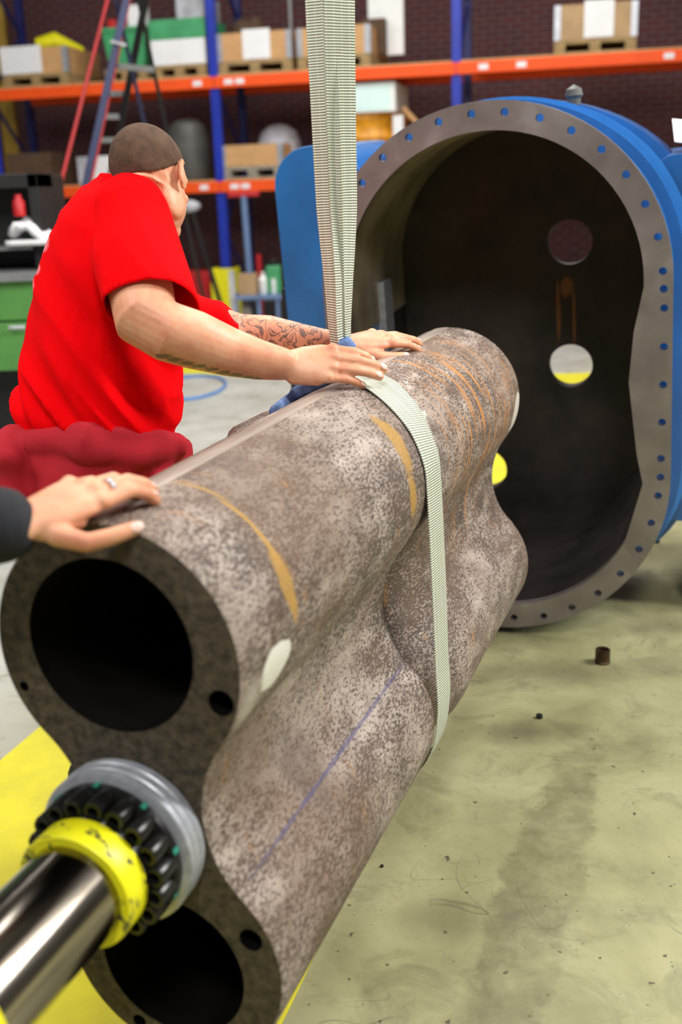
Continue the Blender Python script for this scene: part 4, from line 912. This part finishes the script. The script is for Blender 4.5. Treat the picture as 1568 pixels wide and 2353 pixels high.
# coverall: rolled down and tied round the hips, with trouser legs
b = MB()
b.limb([T(226, 1000, .07, .06), T(226, 1003, .17, .16), T(226, 1014, .216, .202), T(222, 1050, .228, .212), T(216, 1100, .222, .212), T(212, 1160, .21, .20), T(210, 1230, .19, .18)], 32)
b.limb([(at(30, 1015, 2.40), .05, .04, lat), (at(12, 1060, 2.36), .075, .05, lat), (at(30, 1130, 2.36), .06, .05, lat)], 16)
b.limb([(at(60, 1015, 2.38), .03, .035, (0, 0, 1)), (at(200, 1010, 2.31), .045, .035, (0, 0, 1)), (at(330, 1030, 2.36), .05, .035, (0, 0, 1)), (at(425, 1040, 2.50), .04, .03, (0, 0, 1))], 16)
b.limb([(at(400, 1030, 2.44), .035, .035, (0, 0, 1)), (at(360, 1090, 2.40), .05, .04, (1, 0, 0)), (at(330, 1180, 2.40), .045, .03, (1, 0, 0))], 16)
for sgn in (-1, 1):
    hp_ = V((mroot.location.x, YM, .88))+lat*.11*sgn; ft = V((hp_.x-.03, hp_.y, .07))
    b.limb([(hp_, .11, .115, fac), (hp_.lerp(ft, .48)+fac*.03, .095, .095, fac), (ft, .085, .085, fac)], 20)
def folds2(p):
    q = p-V(OL); return .022*noise.noise(V((q.x*6+q.z*4, q.y*6, q.z*14)))+.01*noise.noise(V((q.x*16, q.y*16, q.z*12)))
cloth_out(b, 'tied_coverall', [M['coverall']], mroot, .009, folds2, (), 3, 0)
for sgn in (-1, 1):
    f0 = V((mroot.location.x-.03, YM, 0))+lat*.11*sgn; b = MB(); b.limb([(f0-fac*.06+V((0, 0, .052)), .052, .048, lat), (f0+fac*.06+V((0, 0, .05)), .055, .046, lat), (f0+fac*.17+V((0, 0, .042)), .05, .038, lat)], 18); b.out('work_shoe', M['black'], mroot, smooth=60)

# ------------------------------------------------------------------ second worker: hand and black sleeve at the left edge
r2 = thing('person', (-1.12, 1.22, 0), 'worker in black sleeve at the left edge, one ringed hand gripping the barrel rim', 'person'); OL = r2.location
w3 = at(62, 1198, 1.365); HN = frame(w3, at(274, 1100, 1.465)-w3, (-.28, -.60, .75), True)
b = MB(); nails = []
hand(b, HN, 1.10, [(4, 32, 16), (6, 30, 20), (10, 34, 22), (16, 38, 24)], (-3, -3, -2, -1), ((.016, .034, -.010), [(.55, .85, -.12), (1, .30, -.02), (1, .12, -.04)], (-.1, .72, .7)), nails)
el = V((-.86, 1.20, 1.13)); sh_ = V((-1.0, 1.32, 1.42))
b.limb([(w3+(HN.to_3x3() @ V((-.002, 0, 0))), .030, .023, HN.to_3x3() @ V((0, 1, 0))), (w3.lerp(el, .3), .036, .032, (0, -.5, 1)), (w3.lerp(el, .75), .045, .042, (0, -.5, 1)), (el, .042, .042, (0, -.5, 1)), (el.lerp(sh_, .5), .045, .045, (1, 0, 0)), (sh_, .055, .055, (1, 0, 0))], 20)
f2 = V((.8, .6, 0)); l2 = V((-.6, .8, 0)); base = V((-1.12, 1.22, 0))
H2 = base+V((.03, .02, 1.66)); rr = V((.6, -.8, 0)); HM2 = Matrix(((rr.x, f2.x, 0, H2.x), (rr.y, f2.y, 0, H2.y), (0, 0, 1, H2.z), (0, 0, 0, 1))); headprims(b, HM2)
b.limb([(H2+V((0, 0, -.06)), .055, .06, l2), (base+V((0, 0, 1.45)), .075, .07, l2), (base+V((0, 0, 1.36)), .17, .10, l2), (base+V((0, 0, 1.1)), .14, .11, l2), (base+V((0, 0, .92)), .16, .12, l2)], 22)
ra = base-l2*.2+V((0, 0, 1.38)); b.limb([(ra, .055, .055, f2), (ra+V((-.02, -.03, -.30)), .042, .042, f2), (ra+f2*.05+V((0, 0, -.56)), .028, .024, f2)], 16)
HQ = frame(ra+f2*.05+V((0, 0, -.57)), (.05, .03, -1), (.3, -.9, 0)); hand(b, HQ, 1.0, [(15, 25, 15)]*4, (1, 0, -1, -2), ((.018, .028, -.01), [(.8, .5, -.3), (1, .1, -.2), (1, 0, -.2)], (0, .7, .7)), nails)
for sgn in (-1, 1):
    hp_ = base+V((0, 0, .9))+l2*.10*sgn; ft = hp_*1; ft.z = .09
    b.limb([(hp_, .085, .09, f2), (hp_.lerp(ft, .5), .062, .062, f2), (ft, .04, .04, f2)], 16); b.limb([(ft-f2*.03-V((0, 0, .04)), .035, .03, l2), (ft+f2*.14-V((0, 0, .055)), .038, .022, l2)], 14)
ms, g, c, co, bs = skin('second_worker_skin'); bd2 = link('body', remesh(b, .003, 3), ms, r2, smooth=80); add_nails(nails, bd2); face_bits(HM2, bd2)
hair_cap(HM2, r2, lambda p: p.z < .0+max(0, p.y)*1.0)
b = MB(); cuff = w3.lerp(el, .10)
b.limb([(w3.lerp(el, .06), .050, .048, (0, -.5, 1)), (w3.lerp(el, .3), .053, .052, (0, -.5, 1)), (w3.lerp(el, .7), .06, .06, (0, -.5, 1)), (el, .062, .062, (0, -.5, 1)), (el.lerp(sh_, .5), .068, .068, (1, 0, 0)), (sh_, .08, .08, (1, 0, 0))], 22)
b.limb([(base+V((0, 0, 1.48)), .07, .07, l2), (base+V((0, 0, 1.40)), .20, .12, l2), (base+V((0, 0, 1.1)), .18, .14, l2), (base+V((0, 0, .86)), .19, .15, l2)], 26)
b.limb([(ra, .075, .075, f2), (ra+V((-.02, -.03, -.30)), .06, .06, f2), (ra+f2*.05+V((0, 0, -.54)), .045, .045, f2)], 18)
cloth_out(b, 'jacket', [M['jacket']], r2, .007, lambda p: .008*noise.noise(p*14), (), 3, 0)
b = MB()
for sgn in (-1, 1):
    hp_ = base+V((0, 0, .9))+l2*.10*sgn; ft = hp_*1; ft.z = .06; b.limb([(hp_, .105, .105, f2), (hp_.lerp(ft, .5), .08, .08, f2), (ft, .07, .07, f2)], 18)
cloth_out(b, 'trousers', [M['jacket']], r2, .009, lambda p: .006*noise.noise(p*12), (), 3, 0)
for sgn in (-1, 1):
    f0 = V((base.x, base.y, 0))+l2*.10*sgn; b = MB(); b.limb([(f0-f2*.06+V((0, 0, .05)), .05, .046, l2), (f0+f2*.17+V((0, 0, .042)), .048, .038, l2)], 18); b.out('work_shoe', M['black'], r2, smooth=60)
# silver ring on the middle finger
Rq = HN.to_3x3(); p0 = HN @ V((.112*1.10, .0105*1.10, .002)); dd = Rq @ V((.99, -.05, -.1))
MB().lathe([(.0122, -.003), (.0134, -.003), (.0134, .003), (.0122, .003)], p0, dd, 28, True).out('silver_ring', M['zinc'], r2, smooth=50)
